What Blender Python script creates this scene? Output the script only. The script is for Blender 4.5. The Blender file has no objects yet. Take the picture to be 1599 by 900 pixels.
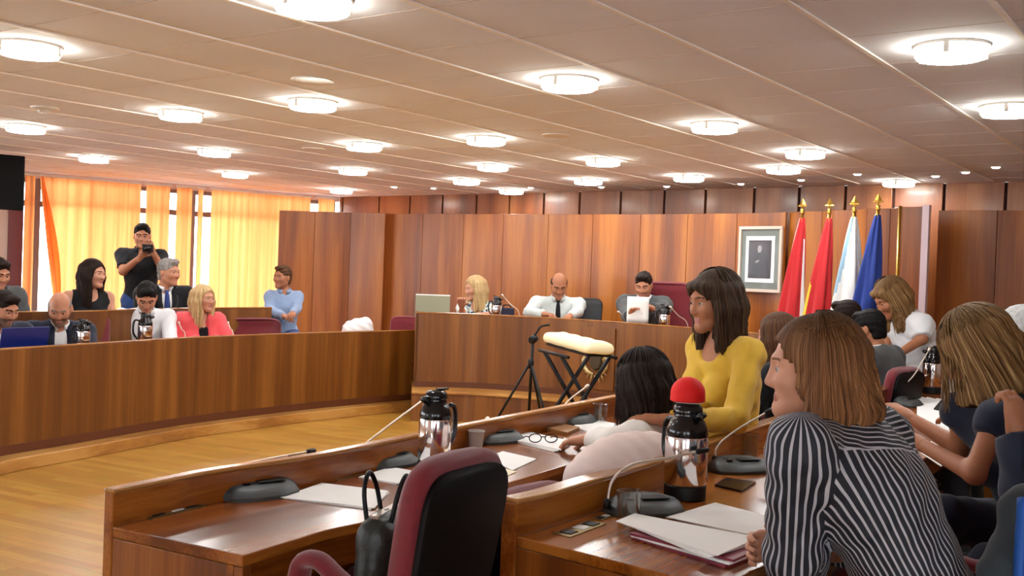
import bpy, bmesh, math, random
import numpy as np
from mathutils import Vector, Matrix
random.seed(7); np.random.seed(7)
C = bpy.context.scene.collection
# ---------------------------------------------------------------- camera model (image 1599 x 900)
F = 1620.6; ROLL = 0.03667; PITCH = math.atan2(450 - 425.5, F); HC = 1.44
_cr, _sr, _cp, _sp = math.cos(ROLL), math.sin(ROLL), math.cos(PITCH), math.sin(PITCH)
def ray(x, y):
    u, v = x - 799.5, y - 450.0
    u, v = _cr * u + _sr * v, -_sr * u + _cr * v
    d = (u / F, 1.0, -v / F)
    return np.array([d[0], _cp * d[1] + _sp * d[2], -_sp * d[1] + _cp * d[2]])
def ath(x, y, h):                      # point of a sight line at height h
    d = ray(x, y); return np.array([0, 0, HC]) + d * ((h - HC) / d[2])
def at(x, y, Y):                       # point of a sight line at distance Y
    d = ray(x, y); return np.array([0, 0, HC]) + d * (Y / d[1])
def V(*a): return np.array(a, dtype=float)
def nrm(v):
    v = np.asarray(v, float); return v / max(np.linalg.norm(v), 1e-9)
UP = V(0, 0, 1)

# ---------------------------------------------------------------- materials
def _mat(name):
    m = bpy.data.materials.new(name); m.use_nodes = True
    nt = m.node_tree; b = nt.nodes['Principled BSDF']
    return m, nt, b
def sr(r, g, b):                       # 0-255 display colour -> linear
    f = lambda c: (c / 255) / 12.92 if c <= 10 else (((c / 255) + 0.055) / 1.055) ** 2.4
    return (f(r), f(g), f(b), 1)
def plain(name, rgb, rough=.5, metal=0., spec=.5, bump=0., bscale=200., var=0., vscale=8., sheen=0.):
    m, nt, b = _mat(name); c = sr(*rgb)
    b.inputs['Base Color'].default_value = c; b.inputs['Roughness'].default_value = rough
    b.inputs['Metallic'].default_value = metal; b.inputs['Specular IOR Level'].default_value = spec
    if sheen: b.inputs['Sheen Weight'].default_value = sheen
    if var or bump:
        g = nt.nodes.new('ShaderNodeNewGeometry')
        if var:
            n = nt.nodes.new('ShaderNodeTexNoise'); n.inputs['Scale'].default_value = vscale; n.inputs['Detail'].default_value = 4
            nt.links.new(g.outputs['Position'], n.inputs['Vector'])
            r = nt.nodes.new('ShaderNodeValToRGB')
            r.color_ramp.elements[0].position = .3; r.color_ramp.elements[1].position = .7
            r.color_ramp.elements[0].color = tuple(x * (1 - var) for x in c[:3]) + (1,)
            r.color_ramp.elements[1].color = tuple(min(1, x * (1 + var)) for x in c[:3]) + (1,)
            nt.links.new(n.outputs['Fac'], r.inputs['Fac']); nt.links.new(r.outputs['Color'], b.inputs['Base Color'])
        if bump:
            n = nt.nodes.new('ShaderNodeTexNoise'); n.inputs['Scale'].default_value = bscale
            nt.links.new(g.outputs['Position'], n.inputs['Vector'])
            u = nt.nodes.new('ShaderNodeBump'); u.inputs['Strength'].default_value = bump; u.inputs['Distance'].default_value = .004
            nt.links.new(n.outputs['Fac'], u.inputs['Height']); nt.links.new(u.outputs['Normal'], b.inputs['Normal'])
    return m
def wood(name, cols, stretch=(9, 9, .35), fine=(90, 90, 2.2), rough=.3, rot=0., coat=.25, band=(3.2, 3.2, .02)):
    """veneer: broad tone bands and fine grain running along the least-stretched axis"""
    m, nt, b = _mat(name); L = nt.links; N = nt.nodes
    g = N.new('ShaderNodeNewGeometry')
    def noise(sc, det=3, dist=0.):
        mp = N.new('ShaderNodeMapping'); mp.inputs['Scale'].default_value = sc
        r0 = N.new('ShaderNodeMapping'); r0.inputs['Rotation'].default_value = (0, 0, rot)
        L.new(g.outputs['Position'], r0.inputs['Vector']); L.new(r0.outputs['Vector'], mp.inputs['Vector'])
        n = N.new('ShaderNodeTexNoise'); n.inputs['Scale'].default_value = 1; n.inputs['Detail'].default_value = det
        n.inputs['Distortion'].default_value = dist
        L.new(mp.outputs['Vector'], n.inputs['Vector']); return n
    a, f, p = noise(stretch, 3, .4), noise(fine, 2), noise(band, 1)
    mix = N.new('ShaderNodeMath'); mix.operation = 'MULTIPLY_ADD'; mix.inputs[1].default_value = .35
    L.new(f.outputs['Fac'], mix.inputs[0]); L.new(a.outputs['Fac'], mix.inputs[2])
    mix2 = N.new('ShaderNodeMath'); mix2.operation = 'MULTIPLY_ADD'; mix2.inputs[1].default_value = .7
    L.new(p.outputs['Fac'], mix2.inputs[0]); L.new(mix.outputs[0], mix2.inputs[2])
    r = N.new('ShaderNodeValToRGB'); e = r.color_ramp.elements
    e[0].position = .66; e[0].color = sr(*cols[0]); e[1].position = 1.4 / 1.4; e[1].color = sr(*cols[2])
    mid = e.new(.84); mid.color = sr(*cols[1])
    d = N.new('ShaderNodeMath'); d.operation = 'DIVIDE'; d.inputs[1].default_value = 1.22
    L.new(mix2.outputs[0], d.inputs[0]); L.new(d.outputs[0], r.inputs['Fac'])
    L.new(r.outputs['Color'], b.inputs['Base Color'])
    b.inputs['Roughness'].default_value = rough; b.inputs['Coat Weight'].default_value = coat; b.inputs['Coat Roughness'].default_value = .15
    return m
M = {}
WV = ((94, 50, 8), (114, 66, 16), (136, 84, 28))
M['wood_panel'] = wood('wood_panel', WV, rough=.42, coat=.1)
M['wood_screen'] = wood('wood_screen', ((112, 54, 8), (146, 78, 16), (172, 102, 30)), stretch=(5, 5, .3), rough=.4, coat=.12)
M['wood_wall'] = wood('wood_wall', ((108, 54, 20), (134, 72, 30), (154, 92, 46)), stretch=(5, 5, .5), rough=.4)
ROWANG = math.radians(55)
M['wood_desk'] = wood('wood_desk', ((98, 46, 6), (132, 68, 16), (160, 94, 32)), stretch=(.5, 9, 9), fine=(3, 90, 90), band=(.1, 3, 3), rough=.26, rot=-ROWANG, coat=.2)
M['wood_edge'] = wood('wood_edge', ((126, 76, 28), (154, 100, 42), (178, 124, 64)), stretch=(.5, 9, 9), fine=(3, 90, 90), band=(.1, 3, 3), rough=.25, rot=-ROWANG, coat=.35)
M['wood_end'] = wood('wood_end', ((96, 46, 8), (126, 66, 18), (150, 88, 32)), rough=.3, coat=.2)
M['wood_plinth'] = wood('wood_plinth', ((150, 98, 40), (178, 124, 56), (196, 146, 76)), stretch=(2, 2, 8), fine=(12, 12, 60), band=(1, 1, 1), rough=.35)
M['burgundy'] = plain('burgundy_fabric', (112, 18, 30), .85, bump=.3, bscale=500, var=.12, vscale=60, sheen=.3)
M['black_shell'] = plain('black_plastic', (6, 6, 9), .6, spec=.2)
M['black'] = plain('black_matte', (10, 10, 11), .5, spec=.3)
M['black_gloss'] = plain('black_gloss', (10, 10, 14), .18)
M['chrome'] = plain('chrome', (240, 238, 240), .1, 1.)
M['steel'] = plain('steel', (200, 195, 190), .3, 1.)
M['brass'] = plain('brass', (214, 170, 80), .28, 1.)
M['dull_brass'] = plain('dull_brass', (150, 128, 84), .4, 1.)
M['grey_unit'] = plain('grey_plastic', (62, 66, 66), .5, var=.05)
M['white_plastic'] = plain('white_plastic', (225, 222, 216), .4)
M['goose'] = plain('gooseneck_metal', (205, 190, 175), .35, .6)
M['paper'] = plain('paper', (238, 237, 233), .8, var=.02)
M['paper_cream'] = plain('paper_cream', (236, 226, 196), .8, var=.03)
M['folder'] = plain('burgundy_folder', (128, 40, 58), .5)
M['ceil'] = plain('ceiling_board', (234, 236, 250), .9, bump=.1, bscale=300, var=.04, vscale=1.3)
M['ceil_bar'] = plain('ceiling_bar', (248, 242, 240), .5)
M['plaster'] = plain('plaster', (222, 200, 188), .9)
M['frame_metal'] = plain('window_frame', (140, 128, 126), .5)
M['cream'] = plain('cream_cloth', (246, 234, 188), .8, bump=.3, bscale=60)
M['jacket'] = plain('pale_jacket', (228, 208, 200), .85, bump=.3, bscale=90, var=.05, vscale=14)
M['red'] = plain('red_felt', (236, 16, 10), .7, bump=.3, bscale=400)
M['white_bag'] = plain('white_bag', (232, 230, 230), .5, bump=.5, bscale=30)
M['screen_back'] = plain('laptop_shell', (140, 138, 112), .5)
M['blue_lid'] = plain('blue_lid', (16, 34, 104), .3)
M['kraft'] = plain('grey_card', (170, 160, 150), .7)
def emis(name, rgb, s):
    m = bpy.data.materials.new(name); m.use_nodes = True; nt = m.node_tree
    b = nt.nodes['Principled BSDF']; b.inputs['Base Color'].default_value = sr(*rgb)
    b.inputs['Emission Color'].default_value = sr(*rgb); b.inputs['Emission Strength'].default_value = s
    return m
def glassy(name, tint=(1, 1, 1, 1), fac=.12, gl=.55):
    m = bpy.data.materials.new(name); m.use_nodes = True; nt = m.node_tree; N = nt.nodes; L = nt.links
    N.remove(N['Principled BSDF']); o = N['Material Output']
    t = N.new('ShaderNodeBsdfTransparent'); t.inputs['Color'].default_value = tint
    g = N.new('ShaderNodeBsdfGlossy'); g.inputs['Roughness'].default_value = .03
    fr = N.new('ShaderNodeLayerWeight'); fr.inputs['Blend'].default_value = .25
    ad = N.new('ShaderNodeMath'); ad.operation = 'MULTIPLY_ADD'; ad.inputs[1].default_value = gl; ad.inputs[2].default_value = fac * .3
    L.new(fr.outputs['Facing'], ad.inputs[0])
    mx = N.new('ShaderNodeMixShader'); L.new(ad.outputs[0], mx.inputs[0]); L.new(t.outputs[0], mx.inputs[1]); L.new(g.outputs[0], mx.inputs[2])
    L.new(mx.outputs[0], o.inputs['Surface']); return m
M['glass'] = glassy('drinking_glass', (.82, .84, .83, 1), .25, .75)
M['pane'] = glassy('window_glass', (1, 1, 1, 1), .02)

# ---------------------------------------------------------------- mesh building
def link(name, me, mats, parent=None, smooth=False):
    if not isinstance(mats, (list, tuple)): mats = [mats]
    for m in mats: me.materials.append(m)
    o = bpy.data.objects.new(name, me); C.objects.link(o)
    if smooth: me.polygons.foreach_set('use_smooth', [True] * len(me.polygons))
    if parent is not None:
        o.parent = parent; o.matrix_parent_inverse = Matrix.Identity(4)
    return o
def tag(o, label=None, cat=None, group=None, kind=None):
    if label: o['label'] = label
    if cat: o['category'] = cat
    if group: o['group'] = group
    if kind: o['kind'] = kind
    return o
def thing(name, label, cat, loc=(0, 0, 0), rz=0., group=None):
    o = bpy.data.objects.new(name, None); C.objects.link(o); o.empty_display_size = .1
    o.location = Vector([float(c) for c in loc]); o.rotation_euler = (0, 0, rz)
    return tag(o, label, cat, group)
def kids(o): return [c for c in bpy.data.objects if c.parent == o]
def dup(o, parent=None):
    c = o.copy(); C.objects.link(c)
    if parent is not None: c.parent = parent
    for ch in kids(o): dup(ch, c)
    return c
class MB:
    def __init__(s): s.v = []; s.f = []; s.mi = []
    def add(s, vs, fs, mi=0):
        b = len(s.v); s.v += [tuple(float(c) for c in p) for p in vs]; s.f += [tuple(i + b for i in f) for f in fs]; s.mi += [mi] * len(fs); return s
    def box(s, c, d, rz=0., mi=0, M3=None):
        hx, hy, hz = d[0] / 2, d[1] / 2, d[2] / 2; co, si = math.cos(rz), math.sin(rz); vs = []
        for x, y, z in ((-1,-1,-1),(1,-1,-1),(1,1,-1),(-1,1,-1),(-1,-1,1),(1,-1,1),(1,1,1),(-1,1,1)):
            p = V(x * hx, y * hy, z * hz)
            p = M3 @ p if M3 is not None else V(p[0] * co - p[1] * si, p[0] * si + p[1] * co, p[2])
            vs.append(p + np.array(c, float))
        return s.add(vs, [(0,3,2,1),(4,5,6,7),(0,1,5,4),(1,2,6,5),(2,3,7,6),(3,0,4,7)], mi)
    def prism(s, poly, z0, z1, mi=0):       # polygon in XY extruded in Z (poly counter-clockwise)
        n = len(poly); vs = [(p[0], p[1], z0) for p in poly] + [(p[0], p[1], z1) for p in poly]
        return s.add(vs, [tuple(range(n))[::-1], tuple(range(n, 2 * n))] + [(i, (i + 1) % n, n + (i + 1) % n, n + i) for i in range(n)], mi)
    def tube(s, path, r, n=10, mi=0, flat=None, cap=True):
        path = [np.array(p, float) for p in path]; k = len(path); rs = r if hasattr(r, '__len__') else [r] * k
        vs = []; prev = None
        for i, p in enumerate(path):
            t = nrm(path[min(i + 1, k - 1)] - path[max(i - 1, 0)])
            if prev is None:
                a = UP if abs(t[2]) < .9 else V(1, 0, 0); nx = nrm(np.cross(t, a))
            else: nx = nrm(prev - t * np.dot(prev, t))
            prev = nx; ny = np.cross(nx, t)
            fx, fy = flat if flat else (1, 1)
            for j in range(n):
                a = 2 * math.pi * j / n; vs.append(p + rs[i] * (fx * math.cos(a) * nx + fy * math.sin(a) * ny))
        fs = []
        for i in range(k - 1):
            for j in range(n): fs.append((i*n+j, (i+1)*n+j, (i+1)*n+(j+1) % n, i*n+(j+1) % n))
        if cap: fs += [tuple(range(n)), tuple(range((k-1)*n, k*n))[::-1]]
        return s.add(vs, fs, mi)
    def lathe(s, prof, c=(0, 0, 0), n=32, mi=0):
        vs = []; k = len(prof)
        for r, z in prof:
            for j in range(n):
                a = 2 * math.pi * j / n; vs.append((c[0] + r * math.cos(a), c[1] + r * math.sin(a), c[2] + z))
        fs = [(i*n+j, i*n+(j+1) % n, (i+1)*n+(j+1) % n, (i+1)*n+j) for i in range(k-1) for j in range(n)]
        if prof[0][0] > 1e-5: fs.append(tuple(range(n))[::-1])
        if prof[-1][0] > 1e-5: fs.append(tuple(range((k-1)*n, k*n)))
        return s.add(vs, fs, mi)
    def grid(s, P, mi=0):                    # P[i][j] points
        a, b = len(P), len(P[0]); vs = [q for row in P for q in row]
        return s.add(vs, [(i*b+j, (i+1)*b+j, (i+1)*b+j+1, i*b+j+1) for i in range(a-1) for j in range(b-1)], mi)
    def build(s, name, mats, parent=None, smooth=False, bevel=0., seg=2, auto=None, solid=0.):
        me = bpy.data.meshes.new(name); me.from_pydata(s.v, [], s.f); me.validate()
        bm = bmesh.new(); bm.from_mesh(me); bmesh.ops.remove_doubles(bm, verts=bm.verts, dist=1e-5)
        bmesh.ops.recalc_face_normals(bm, faces=bm.faces)
        bm.to_mesh(me); bm.free()
        if len(s.mi) == len(me.polygons) and max(s.mi or [0]) > 0: me.polygons.foreach_set('material_index', s.mi)
        o = link(name, me, mats, parent, smooth)
        if solid:
            md = o.modifiers.new('Solidify', 'SOLIDIFY'); md.thickness = solid; md.offset = 0
        if bevel:
            md = o.modifiers.new('Bevel', 'BEVEL'); md.width = bevel; md.segments = seg; md.limit_method = 'ANGLE'; md.angle_limit = math.radians(40)
        if smooth and auto:
            for p in me.polygons: p.use_smooth = True
            me.set_sharp_from_angle(angle=auto)
        return o
def spline(pts, n):
    """Catmull-Rom resample of a polyline"""
    P = [np.array(p, float) for p in pts]; P = [2 * P[0] - P[1]] + P + [2 * P[-1] - P[-2]]; out = []
    m = len(P) - 3
    for q in range(n):
        t = q / (n - 1) * m; i = min(int(t), m - 1); t -= i
        a, b, c, d = P[i], P[i+1], P[i+2], P[i+3]
        out.append(.5 * (2*b + (c-a)*t + (2*a-5*b+4*c-d)*t*t + (3*b-a-3*c+d)*t**3))
    return out
def offset(poly, d):
    """shift a 2D polyline sideways; d>0 to the right of its direction"""
    out = []
    for i, p in enumerate(poly):
        t = nrm(np.array(poly[min(i+1, len(poly)-1)][:2]) - np.array(poly[max(i-1, 0)][:2]))
        out.append(V(p[0] + t[1] * d, p[1] - t[0] * d))
    return out
def strip(a, b): return [tuple(p[:2]) for p in a] + [tuple(p[:2]) for p in b[::-1]]
def ribbon_solid(mb, a, b, z0, z1, mi=0):
    """solid between two matching plan curves a and b; z0/z1 numbers or lists"""
    n = len(a); Z0 = z0 if hasattr(z0, '__len__') else [z0] * n; Z1 = z1 if hasattr(z1, '__len__') else [z1] * n
    vs = []
    for i in range(n): vs += [(a[i][0], a[i][1], Z0[i]), (b[i][0], b[i][1], Z0[i]), (b[i][0], b[i][1], Z1[i]), (a[i][0], a[i][1], Z1[i])]
    fs = []
    for i in range(n - 1):
        for j in range(4): fs.append((i*4+j, i*4+(j+1) % 4, (i+1)*4+(j+1) % 4, (i+1)*4+j))
    fs += [(0, 1, 2, 3), tuple((n-1)*4 + q for q in (3, 2, 1, 0))]
    mb.add(vs, fs, mi); return mb
def W(o):
    """o's mesh was written in room coordinates: express it in its parent's"""
    p = o.parent; m = Matrix.Translation(p.location) @ Matrix.Rotation(p.rotation_euler.z, 4, 'Z')
    o.data.transform(m.inverted()); return o
# ---------------------------------------------------------------- implicit surfaces
def smin(a, b, k):
    if k <= 0: return np.minimum(a, b)
    h = np.clip(k - np.abs(a - b), 0, None) / k
    return np.minimum(a, b) - h * h * k * .25
def cone(a, b, ra, rb=None, k=.03, sq=None, cut0=False, cut1=False):   # tapered capsule; sq=(axis,factor) flattens
    return dict(t='c', a=np.array(a, float), b=np.array(b, float), ra=ra, rb=ra if rb is None else rb, k=k, sq=sq, c0=cut0, c1=cut1)
def ball(c, r, k=.03): return cone(c, c, r, r, k)
def ell(c, r, R=None, k=.03): return dict(t='e', c=np.array(c, float), r=np.array(r, float), R=np.eye(3) if R is None else R, k=k)
def minus(p, k=.01): p = dict(p); p['neg'] = True; p['k'] = k; return p
def halfcut(p, n, k=.004): return dict(t='h', p=np.array(p, float), n=nrm(n), neg=True, k=k)   # removes the side n points to
def _bb(p):
    if p['t'] == 'c':
        r = max(p['ra'], p['rb']); return np.minimum(p['a'], p['b']) - r, np.maximum(p['a'], p['b']) + r
    if p['t'] == 'e':
        h = np.sqrt(((p['R'] * p['r']) ** 2).sum(1)); return p['c'] - h, p['c'] + h
def _ev(p, X, Y, Z):
    if p['t'] == 'h': return -((X - p['p'][0]) * p['n'][0] + (Y - p['p'][1]) * p['n'][1] + (Z - p['p'][2]) * p['n'][2])
    if p['t'] == 'c':
        a, ab = p['a'], p['b'] - p['a']; L2 = float(ab @ ab)
        x, y, z = X - a[0], Y - a[1], Z - a[2]
        if L2 > 1e-12:
            t = (x * ab[0] + y * ab[1] + z * ab[2]) / L2; tt = np.clip(t, 0, 1)
            x, y, z = x - tt * ab[0], y - tt * ab[1], z - tt * ab[2]
        else: t = tt = 0.
        if p['sq'] is not None:
            n, s = p['sq']; d = (x * n[0] + y * n[1] + z * n[2]) * (s - 1)
            x, y, z = x + d * n[0], y + d * n[1], z + d * n[2]
        d = np.sqrt(x * x + y * y + z * z) - (p['ra'] + tt * (p['rb'] - p['ra']))
        if p['c0']: d = np.maximum(d, -t * math.sqrt(L2))
        if p['c1']: d = np.maximum(d, (t - 1) * math.sqrt(L2))
        return d
    R, r = p['R'], p['r']; x, y, z = X - p['c'][0], Y - p['c'][1], Z - p['c'][2]
    u = R[0, 0] * x + R[1, 0] * y + R[2, 0] * z; v = R[0, 1] * x + R[1, 1] * y + R[2, 1] * z; w = R[0, 2] * x + R[1, 2] * y + R[2, 2] * z
    k0 = np.sqrt((u / r[0]) ** 2 + (v / r[1]) ** 2 + (w / r[2]) ** 2)
    k1 = np.sqrt((u / r[0] ** 2) ** 2 + (v / r[1] ** 2) ** 2 + (w / r[2] ** 2) ** 2)
    return k0 * (k0 - 1) / np.maximum(k1, 1e-6)
def mesh_sdf(prims, res, post=None):
    add = [_bb(p) for p in prims if not p.get('neg')]
    lo = np.min([b[0] for b in add], 0) - 3 * res - .012; hi = np.max([b[1] for b in add], 0) + 3 * res + .012
    n = np.ceil((hi - lo) / res).astype(int) + 1
    ax = [(lo[i] + res * np.arange(n[i])).astype(np.float32) for i in range(3)]
    D = np.full(n, .2, np.float32)
    for p in prims:
        if p['t'] == 'h': sl = (slice(0, n[0]), slice(0, n[1]), slice(0, n[2]))
        else:
            b0, b1 = _bb(p); m = .03 + p['k']
            i0 = np.clip(((b0 - m - lo) / res).astype(int), 0, n); i1 = np.clip(((b1 + m - lo) / res).astype(int) + 2, 0, n)
            if (i1 <= i0).any(): continue
            sl = tuple(slice(i0[i], i1[i]) for i in range(3))
        X, Y, Z = ax[0][sl[0]][:, None, None], ax[1][sl[1]][None, :, None], ax[2][sl[2]][None, None, :]
        d = _ev(p, X, Y, Z)
        D[sl] = -smin(-D[sl], d, p['k']) if p.get('neg') else smin(D[sl], d, p['k'])
    if post is not None:
        D = post(D, ax[0][:, None, None], ax[1][None, :, None], ax[2][None, None, :]).astype(np.float32)
    return surface_nets(D, lo, res)
def surface_nets(D, lo, res):
    S = D < 0; n = D.shape
    cn = np.zeros((n[0]-1, n[1]-1, n[2]-1), np.int8)
    for i in (0, 1):
        for j in (0, 1):
            for k in (0, 1): cn += S[i:n[0]-1+i, j:n[1]-1+j, k:n[2]-1+k]
    act = (cn > 0) & (cn < 8); I = np.argwhere(act)
    if len(I) == 0: return np.zeros((0, 3)), np.zeros((0, 4), int)
    idx = np.full(act.shape, -1, np.int64); idx[act] = np.arange(len(I))
    acc = np.zeros((len(I), 3)); cnt = np.zeros(len(I)); cor = {}
    for c in [(i, j, k) for i in (0, 1) for j in (0, 1) for k in (0, 1)]: cor[c] = D[I[:, 0]+c[0], I[:, 1]+c[1], I[:, 2]+c[2]]
    for c in cor:
        for a in range(3):
            if c[a] == 0:
                e = list(c); e[a] = 1; d0, d1 = cor[c], cor[tuple(e)]; x = (d0 < 0) != (d1 < 0)
                t = d0[x] / (d0[x] - d1[x]); p = np.tile(np.array(c, float), (x.sum(), 1)); p[:, a] = t
                acc[x] += p; cnt[x] += 1
    vs = lo + res * (I + acc / cnt[:, None]); fs = []
    for a in range(3):
        b, c = (a + 1) % 3, (a + 2) % 3
        s0 = [slice(0, m) for m in n]; s1 = list(s0); s0[a] = slice(0, n[a]-1); s1[a] = slice(1, n[a])
        s0[b] = s1[b] = slice(1, n[b]-1); s0[c] = s1[c] = slice(1, n[c]-1)
        A, B = S[tuple(s0)], S[tuple(s1)]
        for cond, flip in ((A & ~B, False), (~A & B, True)):
            E = np.argwhere(cond); E[:, b] += 1; E[:, c] += 1
            q = []
            for db, dc in ((-1, -1), (0, -1), (0, 0), (-1, 0)):
                G = E.copy(); G[:, b] += db; G[:, c] += dc; q.append(idx[G[:, 0], G[:, 1], G[:, 2]])
            Q = np.stack(q, 1); fs.append(Q[:, ::-1] if flip else Q)
    return vs, np.concatenate(fs)
def pymesh(name, vs, fs, mats, parent=None, mi=None, attrs=None, rebase=True):
    me = bpy.data.meshes.new(name); nv, nf = len(vs), len(fs)
    me.vertices.add(nv); me.vertices.foreach_set('co', np.asarray(vs, np.float32).ravel())
    me.loops.add(nf * 4); me.loops.foreach_set('vertex_index', np.asarray(fs, np.int32).ravel())
    me.polygons.add(nf); me.polygons.foreach_set('loop_start', np.arange(0, nf * 4, 4, dtype=np.int32))
    me.update(calc_edges=True)
    if mi is not None: me.polygons.foreach_set('material_index', np.asarray(mi, np.int32))
    for k, a in (attrs or {}).items():
        t = me.attributes.new(k, 'FLOAT_VECTOR', 'POINT'); t.data.foreach_set('vector', np.asarray(a, np.float32).ravel())
    o = link(name, me, mats, parent, True)
    if parent is not None and rebase: W(o)
    return o
# ---------------------------------------------------------------- people
def skin(name, rgb): return plain(name, rgb, .5, spec=.35, var=.05, vscale=30)
SK = dict(fair=skin('fair_skin', (196, 140, 112)), tan=skin('tan_skin', (168, 110, 78)), warm=skin('warm_skin', (184, 126, 96)))
LIPS = dict(f=plain('lips_rose', (160, 92, 82), .4), m=plain('lips_plain', (170, 108, 92), .5))
EYEW = plain('eye_white', (186, 174, 166), .3); IRIS = plain('eye_dark', (38, 26, 20), .2)
def hairmat(name, dark, light, mid=None, f=9., root=None):
    m, nt, b = _mat(name); N = nt.nodes; L = nt.links
    a = N.new('ShaderNodeAttribute'); a.attribute_name = 'strand'
    mp = N.new('ShaderNodeMapping'); mp.inputs['Scale'].default_value = (f * 1.6, f * 1.6, 1.2); L.new(a.outputs['Vector'], mp.inputs['Vector'])
    n = N.new('ShaderNodeTexNoise'); n.inputs['Scale'].default_value = 1.; n.inputs['Detail'].default_value = 5; n.inputs['Roughness'].default_value = .65
    L.new(mp.outputs['Vector'], n.inputs['Vector'])
    r = N.new('ShaderNodeValToRGB'); e = r.color_ramp.elements; e[0].position = .36; e[1].position = .68
    e[0].color = sr(*dark); e[1].color = sr(*light)
    if mid: q = e.new(.5); q.color = sr(*mid)
    L.new(n.outputs['Fac'], r.inputs['Fac']); L.new(r.outputs['Color'], b.inputs['Base Color'])
    if root:
        s = N.new('ShaderNodeSeparateXYZ'); L.new(a.outputs['Vector'], s.inputs[0])
        q = N.new('ShaderNodeMath'); q.operation = 'MULTIPLY_ADD'; q.inputs[1].default_value = 1.9; q.inputs[2].default_value = root[1]; q.use_clamp = True; L.new(s.outputs[2], q.inputs[0])
        x = N.new('ShaderNodeMix'); x.data_type = 'RGBA'; L.new(q.outputs[0], x.inputs[0]); L.new(r.outputs['Color'], x.inputs[6]); x.inputs[7].default_value = sr(*root[0]); L.new(x.outputs[2], b.inputs['Base Color'])
    u = N.new('ShaderNodeBump'); u.inputs['Strength'].default_value = .5; u.inputs['Distance'].default_value = .006
    L.new(n.outputs['Fac'], u.inputs['Height']); L.new(u.outputs['Normal'], b.inputs['Normal'])
    b.inputs['Roughness'].default_value = .6; b.inputs['Specular IOR Level'].default_value = .15; return m
HR = dict(chestnut=hairmat('chestnut_hair', (30, 20, 13), (92, 68, 46), (52, 36, 24), f=8), black=hairmat('black_hair', (7, 6, 6), (22, 18, 17)), dark=hairmat('dark_brown_hair', (16, 9, 6), (46, 29, 20)),
          brown=hairmat('brown_hair', (44, 26, 16), (110, 74, 46)), grey=hairmat('grey_hair', (96, 90, 86), (170, 164, 158)),
          white=hairmat('silver_hair', (140, 138, 136), (222, 220, 216)), blonde=hairmat('blonde_hair', (136, 100, 56), (232, 204, 150), f=7),
          honey=hairmat('honey_hair', (66, 44, 24), (190, 156, 104), (120, 86, 50), f=8, root=((84, 60, 32), .0)), ombre=hairmat('light_brown_hair', (66, 38, 20), (176, 128, 84), (122, 80, 48), f=10, root=((46, 30, 18), .1)),
          stubble=plain('stubble', (120, 88, 72), .8))
_HC = {}
def head_mesh(res, male, beard):
    key = (res, male, beard)
    if key in _HC: return _HC[key]
    j = 1. if male else .93
    P = [ell((0, -.016, .03), (.074, .094, .088)), ell((0, .022, -.03), (.061 * j, .068, .086), k=.04)]
    for s in (-1, 1):
        P += [cone((s * .05 * j, -.002, -.058), (s * .012, .07, -.1), .02, .016, .03), ball((s * .036, .058, -.026), .026, .03),
              cone((s * .012, .082, .021), (s * .046, .068, .019), .01, .009, .016)]
    P += [ball((0, .07, -.098), .016, .025), cone((0, .083, .008), (0, .101, -.033), .008, .0105, .016), ball((.01, .093, -.037), .0075, .01), ball((-.01, .093, -.037), .0075, .01)]
    for s in (-1, 1): P.append(minus(ball((s * .031, .098, .0), .017), .014))
    P += [cone((-.016, .082, -.065), (.016, .082, -.065), .0055, .0055, .008), cone((-.012, .082, -.0735), (.012, .082, -.0735), .006, .006, .008)]
    for s in (-1, 1): P += [ell((s * .077, -.012, -.012), (.009, .019, .031), k=.008)]
    P += [cone((0, -.025, -.06), (0, -.03, -.15), .052 if male else .045, .055 if male else .047, .03)]
    vs, fs = mesh_sdf(P, res); ce = vs[fs].mean(1); x, y, z = ce.T; mi = np.zeros(len(fs), int)
    if beard: mi[(z < -.045) & (y > .0) & (z > -.125)] = 3
    mi[(np.abs(x) < .021) & (z < -.06) & (z > -.079) & (y > .078)] = 1
    bl = .02 + .004 * np.cos((np.abs(x) - .03) * 60)
    mi[(np.abs(z - bl) < (.0042 if male else .003)) & (np.abs(x) > .011) & (np.abs(x) < .052) & (y > .05)] = 2
    V0, F0, M0 = [vs], [fs], [mi]; off = len(vs)
    for s in (-1, 1):                                 # eyeballs
        ve, fe = mesh_sdf([ball((s * .031, .073, .0), .013)], .0028); ce = ve[fe].mean(1)
        dx = np.hypot(ce[:, 0] - s * .031, ce[:, 2]); m = np.where((dx < .0065) & (ce[:, 1] > .076), 5, 4)
        V0.append(ve); F0.append(fe + off); M0.append(m); off += len(ve)
        vl, fl = mesh_sdf([ball((s * .031, .073, .0005), .0148), minus(halfcut((0, .08, .003), (0, .25, -1)), .001)], .003)   # upper lid
        V0.append(vl); F0.append(fl + off); M0.append(np.zeros(len(fl), int)); off += len(vl)
    _HC[key] = np.concatenate(V0), np.concatenate(F0), np.concatenate(M0); return _HC[key]
_HD = {}
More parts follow.
